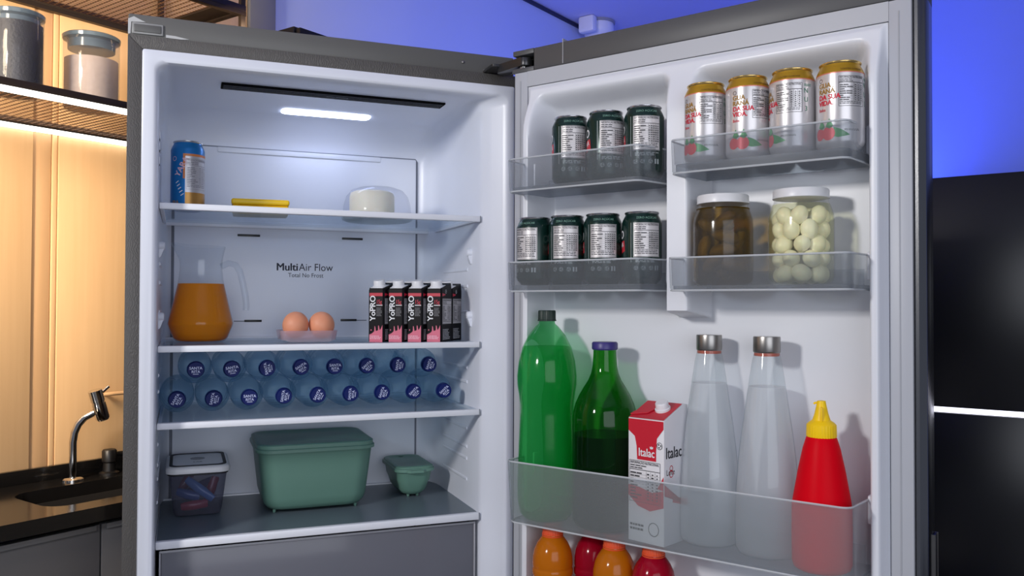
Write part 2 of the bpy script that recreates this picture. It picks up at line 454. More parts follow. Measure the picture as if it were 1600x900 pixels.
sk = thing('kitchen_sink', 'dark undermount sink bowl set into the black countertop', 'sink', KW(0, 0, cz - 0.034), KA)
SKM = mat('dark_grey_sink', (52, 50, 49), 0.35, 0.2)
B().loft([[(x, y, 0.0) for x, y in rrect(-0.21, 0.22, -0.375, -0.115, 0.06)], [(x, y, 0.0) for x, y in rrect(-0.188, 0.198, -0.353, -0.137, 0.055)], [(x, y, -0.14) for x, y in rrect(-0.182, 0.192, -0.347, -0.143, 0.05)],
          [(x, y, -0.155) for x, y in rrect(-0.165, 0.175, -0.33, -0.16, 0.04)]], cap1=True).build('bowl', SKM, sk)
B().lathe([(0.024, -0.1545), (0.024, -0.152), (0.012, -0.1515)], 20, (0.005, -0.25)).build('drain', CHROME, sk)
cb = thing('base_cabinet', 'grey base cabinet under the black countertop', 'cabinet', KW(0, 0, FL), KA)
CBM = mat('grey_cabinet_front', (92, 92, 95), 0.5)
CH = cz - 0.034 - FL
B().box(-1.6, 0.268, -0.385, -0.02, 0.1, CH - 0.19).build('body', CBM, cb)
B().box(-1.58, 0.25, -0.35, -0.01, 0.0, 0.1).build('plinth', BLACK, cb)
for a0, a1 in ((-1.6, -1.002), (-0.998, -0.552), (-0.548, -0.102), (-0.098, 0.268)):
    d = B().box(a0, a1, -0.405, -0.387, 0.11, CH - 0.012, 0.0015).build('cabinet_door', CBM, cb)
    B().box(a0 + 0.01, a1 - 0.01, -0.409, -0.398, CH - 0.024, CH - 0.012, 0.001).build('grip_edge', mat('grey_grip_edge', (112, 112, 114), 0.4), d)
ft = thing('faucet', 'chrome gooseneck tap with a tilted cylindrical spray head by the sink', 'faucet', KW(-0.005, 0.085, cz), KA + R(-10))
B().lathe([(0.027, 0.0), (0.027, 0.004), (0.022, 0.008), (0.013, 0.009)], 28).build('base_flange', CHROME, ft)
pts = [(0, 0, 0.004), (0, 0, 0.06), (0, 0, 0.10), (0.003, -0.002, 0.125), (0.011, -0.006, 0.147), (0.024, -0.012, 0.164), (0.04, -0.02, 0.174), (0.05, -0.025, 0.178)]
B().tube(pts, 0.0095, 14).build('spout_pipe', CHROME, ft)
hp = Vector((0.056, -0.028, 0.19)); ax = Vector((-0.28, 0.0, 1.0)).normalized()
hdp = B().tube([hp - ax * 0.036, hp - ax * 0.03, hp + ax * 0.012, hp + ax * 0.013, hp + ax * 0.016, hp + ax * 0.017, hp + ax * 0.047, hp + ax * 0.048], 0, 20, rads=[0.014, 0.018, 0.018, 0.0165, 0.0165, 0.018, 0.018, 0.016]).build('spray_head', CHROME, ft)
B().tube([hp + ax * 0.036, hp + ax * 0.04 + Vector((0.018, 0, 0.002)), hp + ax * 0.05 + Vector((0.036, 0, 0.006))], 0.0042, 10).build('lever', CHROME, hdp)
ov = thing('soap_dispenser', 'squat black pump fixture on the countertop behind the tap', 'dispenser', KW(0.10, 0.075, cz), KA)
B().lathe([(0.026, 0), (0.026, 0.004), (0.017, 0.008), (0.015, 0.03), (0.019, 0.034), (0.019, 0.062), (0.016, 0.066)], 24).build('body', BLACK, ov)
B().tube([(0, 0, 0.05), (0.05, 0.0, 0.05), (0.062, 0, 0.042)], 0.007, 10).build('spout', BLACK, ov)

# hanging rack with mesh trays ---------------------------------------
BRZ = mat('dark_bronze_metal', (44, 36, 32), 0.45, 0.4)
MSH = mat('bronze_mesh', (104, 76, 54), 0.5, 0.3)
LEDW = glow('strip_led', (255, 250, 240), 4.0)
rk = thing('hanging_rack', 'dark metal hanging rack with mesh shelves and white light strips', 'shelf', KW(0, 0, 0), KA)
A0, A1 = -1.1, 0.274; AM = 0.20
for z, lit in ((0.447, True), (0.772, False)):
    for y0, y1 in ((-0.423, -0.405), (-0.036, -0.020)):
        B().box(A0, A1, y0, y1, z + 0.011, z + 0.028, 0.001).build('shelf_rail', BRZ, rk)
        if lit: B().box(A0, A1 - 0.002, y0 + 0.002, y1 - 0.002, z, z + 0.0108).build('led_strip', LEDW, rk)
        else: B().box(A0, A1, y0, y1, z, z + 0.0108).build('shelf_rail', BRZ, rk)
    for x in (A0, A1 - 0.016): B().box(x, x + 0.016, -0.405, -0.036, z + 0.008, z + 0.028).build('end_rail', BRZ, rk)
    b = B(); y = -0.400
    while y < -0.037: b.box(A0 + 0.016, AM, y, y + 0.0010, z + 0.0155, z + 0.0163); y += 0.012
    x = A0 + 0.02
    while x < AM: b.box(x, x + 0.0028, -0.405, -0.036, z + 0.0165, z + 0.018); x += 0.0175
    tag(b.build('wire_mesh', MSH, rk, smooth=0), kind='stuff')
    B().box(AM, A1 - 0.016, -0.405, -0.036, z + 0.012, z + 0.018, 0.001).build('end_plate', BRZ, rk)
for y in (-0.42, -0.034):
    for x in (A0, A1 - 0.014): B().box(x, x + 0.014, y, y + 0.012, 0.475 if y < -0.1 else 0.475, CEIL).build('post', BRZ, rk)
GLASSJ = clear('canister_glass', (238, 242, 246), (200, 206, 220), 0.04, 0.04, 0.4)
def canister(label, a, bb, r, h, fill, fm, lidm):
    t = thing('storage_jar', label, 'jar', KW(a, bb, 0.4758), KA)
    B().lathe([(r * 0.96, 0.0), (r, 0.005), (r, h - 0.012), (r * 0.99, h)], 40, cap1=False).build('glass_body', GLASSJ, t)
    B().lathe([(r * 0.93, 0.004), (r * 0.955, 0.008), (r * 0.955, fill), (r * 0.5, fill + 0.003)], 36).build('contents', fm, t)
    l = B().lathe([(r * 0.84, h - 0.028), (r * 0.86, h - 0.008), (r * 1.02, h - 0.004), (r * 1.04, h + 0.004), (r * 0.98, h + 0.007), (r * 0.3, h + 0.008)], 40).build('lid', lidm, t)
    return t
LIDM = clear('smoky_lid_plastic', (150, 170, 190), (104, 122, 140), 0.55, 0.1, 0.8)
canister('glass jar of dark beans at the left end of the hanging rack', -0.235, 0.26, 0.056, 0.185, 0.165, mat('dark_beans', (16, 18, 34), 0.6, var=0.5, scale=140, bump=0.8, bscale=160), LIDM)
canister('glass jar of beige powder on the hanging rack beside the fridge', -0.055, 0.25, 0.064, 0.178, 0.125, mat('beige_powder', (176, 158, 150), 0.9, var=0.12, scale=90), LIDM)

# ------------------------------------------------------------------ the refrigerator
FW = 0.712; FDEP = 0.56
ZS = (0.1752, -0.0778, -0.2134, -0.4202)
XL, XR = 0.0507, 0.6508
ZBOT = -0.70
fr = thing('refrigerator', 'grey two-door refrigerator standing open with lit white interior', 'refrigerator', (0, 0, ZC))
fr.location = (0, 0, 0)
def fb(b, x0, x1, y0, y1, z0, z1, bev=0, seg=2): return b.box(x0, x1, y0, y1, z0 + ZC, z1 + ZC, bev, seg)
b = B()
fb(b, 0.0, 0.0226, 0.003, FDEP, FL + 0.03, 0.456); fb(b, 0.7072, FW, 0.003, FDEP, FL + 0.03, 0.456)
fb(b, 0.0226, 0.7072, 0.003, FDEP, 0.434, 0.456); fb(b, 0.0226, 0.7072, 0.42, FDEP, FL + 0.03, 0.434)
fb(b, 0.0226, 0.7072, 0.003, 0.42, ZBOT - 0.06, ZBOT - 0.004)
b.build('outer_shell', SHELL, fr)
zt, zg, xg = 0.456, 0.4338, 0.0227
for pts in ([(0, zt), (xg, zg), (xg, ZBOT), (0, ZBOT)], [(0.0008, zt), (FW - 0.0008, zt), (FW - 0.005, zg), (xg + 0.0004, zg)], [(FW, zt), (FW, ZBOT), (FW - 0.0047, ZBOT), (FW - 0.0047, zg)]):
    B().prism(pts, 0.0, 0.0028, lambda x, y, h: (x, h - 0.0004, y + ZC), 0.0006).build('front_frame', FRAME, fr)
# top cover with the small bracket at its left end
tcv = fb(B(), 0.0, FW - 0.004, 0.004, 0.30, 0.4562, 0.494, 0.003).build('top_cover', CAPG, fr)
fb(B(), 0.006, 0.056, 0.0005, 0.02, 0.459, 0.479, 0.002).build('end_bracket', mat('light_grey_bracket', (150, 150, 148), 0.3), tcv)
fb(B(), 0.009, 0.053, -0.001, 0.01, 0.462, 0.476, 0.002).build('bracket_inset', CAPG, tcv)
b = B(); b.prism([(0.0, 0.458), (0.0, 0.484), (0.009, 0.489), (0.022, 0.483), (0.028, 0.481), (0.005, 0.4795), (0.004, 0.459)], 0.0, 0.001, lambda x, y, h: (x, 0.0031 + h, y + ZC))
b.build('peeling_film', mat('peeling_film_white', (196, 196, 194), 0.25), tcv)
b = B(); b.prism([(0.06, 0.458), (0.085, 0.4575), (0.098, 0.459), (0.075, 0.4625), (0.06, 0.463)], 0.0, 0.001, lambda x, y, h: (x, 0.0031 + h, y + ZC))
b.build('peeling_film', MATS['peeling_film_white'], tcv)
for x, z in ((0.60, 0.474), (0.645, 0.462)): B().lathe([(0.0028, 0.0), (0.0028, 0.002), (0.0012, 0.003)], 10).build('screw', STEEL, tcv, loc=(x, 0.0045, z + ZC)).rotation_euler = (R(90), 0, 0)
# hinge arm
b = B(); b.prism(rrect(-0.013, 0.076, -0.013, 0.013, 0.0128, 8), 0.4455 + ZC, 0.4615 + ZC, bev=0.0015)
B().prism(rrect(-0.022, 0.022, -0.05, 0.03, 0.006, 4), 0.4565 + ZC, 0.4615 + ZC).build('hinge_plate', MATS.get('hm') or mat('hinge_metal', (70, 70, 72), 0.25, 0.7), fr, loc=(0.664, -0.001, 0))
ha = b.build('hinge_arm', mat('hinge_metal', (70, 70, 72), 0.25, 0.7), fr, loc=(0.668, -0.045, 0), rz=R(-71))
B().lathe([(0.0075, 0.438 + ZC), (0.0075, 0.446 + ZC), (0.005, 0.4465 + ZC)], 20, (0.058, 0)).build('hinge_pin', CHROME, ha)

def rloop(y, x0, x1, z0, z1, rad, n=7):
    pts = [(x0, z0)]
    pts += [(x0 + rad - rad * math.cos(R(90 * k / n)), z1 - rad + rad * math.sin(R(90 * k / n))) for k in range(n + 1)]
    pts += [(x1 - rad + rad * math.sin(R(90 * k / n)), z1 - rad + rad * math.cos(R(90 * k / n))) for k in range(n + 1)]
    pts += [(x1, z0)]
    return [(x, y, z + ZC) for x, z in pts]
loops = [rloop(y, a, c, ZBOT + d, z, r) for y, a, c, z, r, d in (
    (0.003, 0.0228, 0.7070, 0.4336, 0.004, 0.0), (-0.003, 0.0232, 0.7066, 0.4332, 0.004, 0.001), (-0.0045, 0.0255, 0.7045, 0.431, 0.004, 0.003),
    (-0.0045, 0.0405, 0.6935, 0.418, 0.016, 0.01), (-0.003, 0.0455, 0.6900, 0.4135, 0.018, 0.012), (0.004, 0.0492, 0.6835, 0.411, 0.020, 0.014),
    (0.020, XL - 0.0002, 0.6680, 0.410, 0.021, 0.015), (0.036, XL, 0.6545, 0.410, 0.021, 0.015), (0.05, XL, XR, 0.410, 0.022, 0.015), (0.16, XL, XR, 0.4095, 0.022, 0.015), (0.30, 0.0515, 0.6495, 0.4085, 0.024, 0.015), (0.335, 0.0525, 0.647, 0.402, 0.028, 0.015),
    (0.362, 0.0555, 0.640, 0.387, 0.03, 0.016), (0.380, 0.0610, 0.627, 0.368, 0.03, 0.017), (0.390, 0.0695, 0.611, 0.345, 0.02, 0.018))]
b = B(); b.loft(loops, cap1=True)
lw = b.build('inner_liner', WHITE, fr, smooth=50)
# shelf supports and ribs moulded into the side walls
for z in (0.105, -0.025, 0.245):
    for sd, xw in ((1, XR), (-1, XL)):
        if z > 0.2 : continue
        o = B().lathe([(0.0085, 0.0), (0.0085, 0.006), (0.0068, 0.0095), (0.003, 0.0105)], 16).build('shelf_peg', WHITE, lw, loc=(xw, 0.10, z + ZC + (0 if sd > 0 else -0.002)))
        o.rotation_euler = (0, R(-90 if sd > 0 else 90), 0)
        B().prism([(0, 0.004), (0, -0.02), (0.003, -0.018), (0.008, -0.004)], -0.006, 0.006, lambda x, y, h, xw=xw, sd=sd, z=z: (xw - sd * x, 0.10 + h, z + y + ZC - 0.004)).build('peg_gusset', WHITE, lw)
for z in (0.071, 0.036, -0.018, -0.135, -0.165, -0.262, -0.300, -0.325, -0.368):
    for sd, xw in ((1, XR), (-1, XL)):
        B().prism([(0, -0.004), (0, 0.004), (0.0022, 0.0015), (0.0022, -0.0015)], 0.12, 0.29, lambda x, y, h, xw=xw, sd=sd, z=z: (xw - sd * x, h, z + y + ZC)).build('wall_rib', WHITE, lw)
for z0 in (0.24, 0.265, 0.285):
    B().box(XL - 0.001, XL + 0.0012, 0.035, 0.05, z0 + ZC, z0 + 0.003 + ZC).build('moulded_mark', WHITE, lw)
    B().box(XL - 0.001, XL + 0.0012, 0.035, 0.037, z0 + ZC, z0 + 0.016 + ZC).build('moulded_mark', WHITE, lw)
# rear air panel
bp = fb(B(), 0.0735, 0.6065, 0.3795, 0.3885, ZBOT + 0.03, 0.3405, 0.0025).build('rear_air_panel', WHITE, fr)
fb(B(), 0.0665, 0.6125, 0.388, 0.3895, ZBOT + 0.03, 0.344).build('panel_seam', mat('grey_seam', (120, 124, 136), 0.6), bp)
fb(B(), 0.16, 0.52, 0.376, 0.381, 0.329, 0.3405, 0.002).build('panel_ridge', WHITE, bp)
for x0, z in ((0.203, 0.148), (0.432, 0.1475), (0.219, -0.041), (0.43, -0.040)):
    fb(B(), x0, x0 + (0.048 if z > 0 else 0.037), 0.3785, 0.381, z - 0.002, z + 0.003, 0.0008).build('air_slot', BLACK, bp)
    if z < 0:
        fb(B(), x0 - 0.022 if x0 < 0.3 else x0 + 0.037, x0 if x0 < 0.3 else x0 + 0.06, 0.379, 0.381, z - 0.001, z + 0.001).build('air_slot', mat('grey_seam', (0, 0, 0)), bp)
pl = lambda x, y: (x, 0.3791, y + ZC)
b = B(); b.flat(text('Multi', 0.0235, 0.286, 0.0725, bold=0.03), pl)
b.build('bold_lettering', DARKINK, bp, smooth=0)
b = B(); b.flat(text('Air Flow', 0.0235, 0.3355, 0.0725, sx=0.92), pl); b.flat(text('Total No Frost', 0.0138, 0.312, 0.0575, sx=0.92), pl)
b.build('lettering', DARKINK, bp, smooth=0)
# ceiling vent with louvres and the lamp
vt = fb(B(), 0.155, 0.589, 0.083, 0.124, 0.4065, 0.412, 0.0008).build('ceiling_vent', mat('matt_black_vent', (6, 6, 9), 0.85, spec=0.08), fr)
GRV = mat('grey_louvre', (92, 95, 106), 0.4)
for k in range(3): fb(B(), 0.159, 0.585, 0.0920 + 0.0105 * k, 0.0930 + 0.0105 * k, 0.4058, 0.409).build('louvre', GRV, vt)
b = B(); b.flat(text('Door Cooling', 0.0075, 0.372, 0.1035, 'CENTER'), lambda x, y: (x, 0.2055 - y, 0.4048 + ZC))
b.build('vent_lettering', mat('grey_print', (150, 154, 168), 0.5), vt, smooth=0)
lp = B().prism(rrect(0.284, 0.472, 0.252, 0.296, 0.012), 0.4062 + ZC, 0.4105 + ZC, bev=0.001).build('lamp_lens', glow('fridge_lamp', (208, 220, 255), 9.0), fr)

# shelves
SHG = clear('frosted_shelf_glass', (236, 243, 248), (206, 218, 230), 0.20, 0.12, 0.35)
SHD = mat('dark_grey_shelf_glass', (98, 110, 119), 0.3, spec=0.3)
for i, z in enumerate(ZS):
    sh = fb(B(), XL + 0.002, XR - 0.002, 0.048, 0.372, z - 0.0048, z - 0.0002).build('shelf', SHG if i < 3 else SHD, fr)
    hgt = 0.0108 if i < 3 else 0.0132
    fb(B(), XL + 0.0005, XR - 0.001, 0.0365, 0.049, z - hgt, z + 0.0008, 0.002).build('front_trim', TRIMW, sh)
    fb(B(), XL + 0.004, XR - 0.004, 0.370, 0.3785, z - 0.011, z + 0.003, 0.0015).build('rear_trim', TRIMW, sh)
    fb(B(), XR - 0.0026, XR - 0.0004, 0.0362, 0.0372, z - hgt, z + 0.001).build('end_cap', mat('grey_end_cap', (140, 144, 152), 0.5), sh)
    for x in (XL + 0.001, XR - 0.0075): fb(B(), x, x + 0.0065, 0.049, 0.37, z - 0.009, z - 0.0005, 0.001).build('side_rail', TRIMW, sh)
# drawer under the lowest shelf
DRM = clear('smoky_drawer_plastic', (140, 142, 150), (124, 125, 134), 0.80, 0.12, 0.5)
dr = fb(B(), 0.060, 0.642, 0.050, 0.056, ZBOT + 0.05, -0.4395, 0.002).build('crisper_drawer', DRM, fr)
fb(B(), 0.057, 0.645, 0.047, 0.052, -0.4425, -0.4385, 0.001).build('drawer_rim', mat('pale_drawer_rim', (168, 168, 174), 0.3), dr)
for x in (0.057, 0.642): fb(B(), x, x + 0.003, 0.047, 0.052, ZBOT + 0.05, -0.4425, 0.001).build('drawer_rim', MATS['pale_drawer_rim'], dr)
fb(B(), 0.060, 0.064, 0.056, 0.35, ZBOT + 0.05, -0.445).build('drawer_side', DRM, dr); fb(B(), 0.638, 0.642, 0.056, 0.35, ZBOT + 0.05, -0.445).build('drawer_side', DRM, dr)
fb(B(), 0.064, 0.638, 0.056, 0.35, ZBOT + 0.05, ZBOT + 0.054).build('drawer_base', DRM, dr)
# freezer compartment door below
fd = fb(B(), 0.001, FW - 0.001, -0.07, -0.004, FL + 0.06, ZBOT - 0.02, 0.006).build('freezer_door', SHELL, fr)
fb(B(), 0.05, 0.65, -0.078, -0.069, ZBOT - 0.06, ZBOT - 0.035, 0.003).build('freezer_grip', DCAP, fd)
fb(B(), 0.03, 0.67, 0.02, 0.5, FL, FL + 0.035).build('plinth', BLACK, fr)

# ------------------------------------------------------------------ open door (local axes: along, minus outward, up)
DTOP, DBOT = 0.473, ZBOT + 0.015
def dbx(b, s0, s1, t0, t1, z0, z1, bev=0, seg=2): return b.box(s0, s1, -t1, -t0, z0 + ZC, z1 + ZC, bev, seg)
# steel skin with rounded free edge
prof = [(-0.004, -0.054), (0.684, -0.054), (0.685, -0.030), (0.6862, -0.006), (0.6885, -0.0025), (0.6925, -0.0025), (0.6955, -0.006), (0.6965, -0.012), (0.6985, -0.014), (0.7005, -0.020), (0.7015, -0.034), (0.7005, -0.062), (0.694, -0.074), (0.68, -0.078), (0.02, -0.078), (0.0, -0.074), (-0.004, -0.06)]
SKIN = mat('brushed_door_steel', (158, 158, 160), 0.2, 1.0, bump=0.015, bscale=280)
door = B().prism([(s, -t) for s, t in prof], DBOT + ZC, 0.4312 + ZC).build('door', SKIN, fr, smooth=45)
door.location = H; door.rotation_euler = (0, 0, -TH)
P0, P1, PZ = 0.0293, 0.6544, 0.402
b = B()
dbx(b, 0.0, P0 - 0.0008, -0.053, 0.0, DBOT + 0.002, 0.4312, 0.0012); dbx(b, P1 + 0.0008, 0.6852, -0.053, 0.0, DBOT + 0.002, 0.4312, 0.0012)
dbx(b, P0 - 0.0008, P1 + 0.0008, -0.053, 0.0, PZ + 0.0008, 0.4312); dbx(b, P0 - 0.0008, P1 + 0.0008, -0.053, 0.0, DBOT + 0.002, DBOT + 0.03)
b.build('inner_frame', GASK, door)
b = B(); dbx(b, 0.012, 0.0146, -0.002, 0.0008, DBOT + 0.02, 0.415); b.build('gasket_line', mat('grey_gasket_line', (158, 160, 166), 0.6), door)
b = B(); dbx(b, 0.668, 0.6696, -0.002, 0.0006, DBOT + 0.02, 0.415); b.build('gasket_line', MATS['grey_gasket_line'], door)
# top cap with the slot that takes the hinge arm
b = B()
dbx(b, -0.004, 0.043, -0.078, 0.0006, 0.4635, DTOP, 0.001); dbx(b, 0.043, 0.6985, -0.078, 0.0006, 0.4316, DTOP, 0.0025)
dcap = b.build('top_cap', DCAP, door)
dbx(B(), -0.006, 0.043, -0.078, 0.0004, 0.4314, 0.4395, 0.0008).build('cap_floor', DCAP, dcap)
dbx(B(), 0.0042, 0.043, -0.07, -0.03, 0.4316, 0.4633).build('hinge_pocket', BLACK, dcap)
dbx(B(), 0.1065, 0.1078, -0.05, 0.0012, 0.4335, 0.478).build('cap_joint', mat('pale_edge', (168, 168, 172), 0.3), dcap)
dbx(B(), 0.62, 0.655, -0.05, -0.005, 0.4725, 0.476, 0.001).build('cap_clip', mat('pale_edge', (0, 0, 0)), dcap)
# recessed pocket handle on the free edge
hn = dbx(B(), 0.7005, 0.7040, -0.064, -0.044, DBOT + 0.1, -0.325, 0.0015).build('pocket_handle', BLACK, door)
for t in (-0.0648, -0.0445): dbx(B(), 0.7005, 0.7048, t, t + 0.0012, DBOT + 0.1, -0.325).build('handle_edge', STEEL, hn)
# moulded liner as a sculpted sheet
def wellmask(s, z):
    def rr(s0, s1, z0, z1, r):
        dx = max(s0 + r - s, s - (s1 - r), 0); dz = max(z0 + r - z, z - (z1 - r), 0)
        inside = min(s - s0, s1 - s, z - z0, z1 - z)
        return (r - math.hypot(dx, dz)) if (dx > 0 and dz > 0) else inside
    d = max(rr(0.050, 0.3235, -1.2, 0.384, 0.022), rr(0.3605, 0.6345, -1.2, 0.384, 0.022), rr(0.050, 0.6345, -1.2, -0.012, 0.012))
    return d
FLOORT = -0.045
def lt(s, z):
    d = wellmask(s, z)
    side = 0.004 + 0.024 * smooth(0.395, 0.315, z)
    e = min(s - P0, P1 - s, PZ - z)
    edge = smooth(0.0, 0.010, e)
    ringt = (-0.003 + (side + 0.003) * edge)
    top = smooth(0.27, 0.384, z)
    k = smooth(-0.0015, 0.011 + 0.028 * top * (1 if z > 0.3 else 0), d)
    return ringt + (FLOORT - ringt) * k
def lines(a, c, marks, fine, coarse):
    out = []; x = a
    while x < c - 1e-6:
        out.append(x); near = min(abs(x - m) for m in marks)
        x += fine if near < 0.02 else coarse if near > 0.04 else (fine + coarse) / 2
    return out + [c]
ss = lines(P0, P1, (P0, 0.052, 0.32, 0.331, 0.353, 0.364, 0.632, P1), 0.0022, 0.012)
zz = lines(DBOT + 0.03, PZ, (-0.02, -0.005, 0.37, 0.385, PZ), 0.003, 0.016)
b = B(); b.grid(ss, zz, lambda s, z: (s, -lt(s, z), z + ZC))
b.build('door_liner', DOORW, door, smooth=60)
# support ribs on the liner behind the bins
for s in (0.052, 0.318, 0.366, 0.630):
    for z in (0.235, 0.055, -0.29):
        if z < 0 and 0.1 < s < 0.6: continue
        dbx(B(), s - 0.003, s + 0.003, -0.046, 0.012, z - 0.02, z + 0.02, 0.002).build('bin_support', DOORW, door)
# clear bins
BINM = clear('clear_bin_plastic', (240, 242, 244), (214, 217, 222), 0.13, 0.10, 0.6, 0.4)
BINB = clear('cloudy_bin_plastic', (240, 243, 244), (222, 226, 229), 0.20, 0.14, 0.5, 0.4)
BINF = clear('ribbed_bin_floor', (222, 226, 230), (190, 193, 198), 0.30, 0.3, 0.2, 0.4)
EDGE = clear('bright_bin_edge', (236, 238, 240), (222, 225, 228), 0.55, 0.08, 0.8)
def doorbin(s0, s1, z0, z1, sb0, sb1, tf=0.080, tft=0.084, tb=-0.030, m=None, floor=0.004, rad=0.014):
    th = 0.0026
    def outline(off, flare):
        f = tf + (tft - tf) * flare - off
        a0, a1, q0, q1 = s0 + off, s1 - off, sb0 + off, sb1 - off
        pts = [(q0, tb)]
        for k in range(6):
            a = R(180 - 90 * k / 5); pts.append((a0 + rad + rad * math.cos(a), f - rad + rad * math.sin(a)))
        for k in range(6):
            a = R(90 - 90 * k / 5); pts.append((a1 - rad + rad * math.cos(a), f - rad + rad * math.sin(a)))
        return pts + [(q1, tb)]
    P = lambda pts, z: [(s, -t, z + ZC) for s, t in pts]
    b = B()
    b.loft([P(outline(th, 0), z0 + floor), P(outline(th, 1), z1 - 0.001), P(outline(th * 0.5, 1), z1), P(outline(0, 1), z1 - 0.001), P(outline(0, 0.05), z0 + 0.004), P(outline(0.003, 0), z0)], close=False)
    o = b.build('door_bin', m or BINM, door, smooth=50)
    b = B(); b.prism([(s, -t) for s, t in outline(0.004, 0)], z0 + 0.0005 + ZC, z0 + floor - 0.0003 + ZC); b.build('bin_floor', BINF, o)
    b = B(); out = outline(th * 0.5, 1); b.tube([(s, -t, z1 + ZC) for s, t in out], 0.0016, 6); b.build('bin_rim', EDGE, o)
    b = B(); out = outline(0.0015, 0); b.tube([(s, -t, z0 + 0.0005 + ZC) for s, t in out], 0.0016, 6); b.build('bin_lower_edge', EDGE, o)
    dbx(B(), s0 + 0.01, s1 - 0.01, tb - 0.0015, tb, z0 + 0.001, z0 + 0.032).build('bin_back', m or BINM, o)
    return o
F_UL, F_UR, F_ML, F_MR, F_LO, F_BO = 0.2045, 0.2165, 0.0325, 0.0285, -0.3785, -0.582
doorbin(0.040, 0.306, 0.1965, 0.253, 0.040, 0.3275, floor=F_UL - 0.1965)
doorbin(0.354, 0.622, 0.2015, 0.253, 0.3565, 0.6315, floor=F_UR - 0.2015)
doorbin(0.040, 0.306, 0.021, 0.072, 0.040, 0.3275, floor=F_ML - 0.021)
doorbin(0.350, 0.624, 0.0205, 0.071, 0.3565, 0.6315, floor=F_MR - 0.0205)
doorbin(0.042, 0.624, -0.3835, -0.2755, 0.042, 0.632, tf=0.075, tft=0.085, m=BINB, floor=0.005)
doorbin(0.042, 0.624, -0.587, -0.50, 0.042, 0.632, tf=0.075, tft=0.085, m=BINB, floor=0.005)

# ------------------------------------------------------------------ cans in the door
ALU = mat('aluminium_lid', (206, 206, 208), 0.22, 1.0)
CR = 0.0328
def canprof(h):
    return [(0.0225, 0.0), (0.0245, 0.0005), (0.027, 0.004), (0.0315, 0.009), (CR, 0.013), (CR, h - 0.017), (CR - 0.0012, h - 0.0135), (0.0293, h - 0.0085), (0.0278, h - 0.006), (0.0272, h - 0.0035)]
def canlid(h):
    return [(0.0273, h - 0.0036), (0.0286, h - 0.0022), (0.0288, h - 0.0008), (0.0282, h), (0.027, h - 0.0004), (0.026, h - 0.0045), (0.004, h - 0.0045)]
def neckr(h):
    def f(z):
        pr = canprof(h)
        for (r0, z0), (r1, z1) in zip(pr, pr[1:]):
            if z0 <= z <= z1 and z1 > z0: return r0 + (r1 - r0) * (z - z0) / (z1 - z0) + 0.0005
        return CR + 0.0005
    return f
E1, E2 = CR + 0.00025, CR + 0.0005
GREEN = mat('dark_green_can_paint', (14, 44, 38), 0.25, 0.25, var=0.05)
LABW = mat('pale_label_print', (206, 202, 202), 0.35, 0.2)
def green_can():
    h = 0.119
    t = thing('soda_can', 'dark green soda can', 'can', group='dark green soda cans in the door')
    bd = B().lathe(canprof(h), 48).build('can_body', GREEN, t)
    l = B().lathe(canlid(h), 40, cap0=False).build('can_lid', ALU, t)
    B().prism(rrect(-0.006, 0.006, -0.003, 0.012, 0.005, 5), h - 0.0042, h - 0.003).build('pull_tab', ALU, l)
    wd = 0.047
    b = B(); b.flat(rect(-wd / 2, 0, wd / 2, 0.056), cyl(E1, 0, 0.044), 0.003); b.build('nutrition_label', LABW, t, smooth=60)
    b = B(); b.flat(nutrition(-wd / 2 + 0.0008, 0.0008, wd - 0.0016, 0.0544, 8, 5, 4, 3, 0.00028), cyl(E2, 0, 0.044), 0.003); b.build('nutrition_print', PRINT, t, smooth=0)
    b = B(); b.flat(text('ZERO AÇÚCAR', 0.0052, 0, 0, 'CENTER', 0.02), cyl(neckr(h), 0.0, 0.1065), 0.003); b.build('neck_lettering', mat('pale_green_print', (112, 150, 134), 0.4), t, smooth=0)
    b = B(); b.flat(text('ZERO', 0.019, 0, 0, 'CENTER', 0.03, R(12)), cyl(E1, R(-118), 0.072), 0.003); b.flat(text('AÇÚCAR', 0.0105, 0.001, -0.014, 'CENTER', 0.03, R(12)), cyl(E1, R(-118), 0.072), 0.003); b.build('logo_lettering', WPRINT, t, smooth=0)
    b = B(); b.flat(poly([(-0.019, -0.002), (0.02, 0.006), (0.018, 0.024), (-0.012, 0.020)]), cyl(E1 - 0.0001, R(-108), 0.048), 0.003); b.build('red_swoosh', mat('red_can_print', (190, 28, 44), 0.35), t, smooth=0)
    b = B()
    for x in (-0.019, -0.007, 0.006): b.flat(recycle(x, 0, 0.0036), cyl(E1, 0, 0.026), 0.003)
    for x in (0.013, 0.018): b.flat(rect(x, -0.004, x + 0.003, 0.004), cyl(E1, 0, 0.026), 0.003)
    b.flat(smallprint(-0.02, 0, 0.042, 0.006, 3, 5), cyl(E1, 0, 0.0355), 0.003)
    b.flat(rect(-0.0005, -0.035, 0.0003, 0.03), cyl(E1, R(-48), 0.07), 0.003)
    b.build('base_symbols', mat('grey_can_print', (168, 176, 176), 0.4), t, smooth=0)
    return t
gcan = green_can()
UL = ((0.143, 0.030, 10), (0.2135, 0.030, 22), (0.283, 0.026, 8))
nm = ('left', 'middle', 'right')
for k, (s, t, ap) in enumerate(UL):
    p = DW(s, t, F_UL)
    instance(gcan, USED, 'dark green soda can, %s one of three in the upper bin near the hinge' % nm[k], p, facing(p.x, p.y, ap))
ML = ((0.0745, 0.040, -34), (0.1405, 0.037, -6), (0.2075, 0.030, 2), (0.275, 0.018, 16))
nm4 = ('leftmost', 'second from left', 'third from left', 'rightmost')
for k, (s, t, ap) in enumerate(ML):
    p = DW(s, t, F_ML)
    instance(gcan, USED, 'dark green soda can, %s of four in the lower can bin' % nm4[k], p, facing(p.x, p.y, ap))

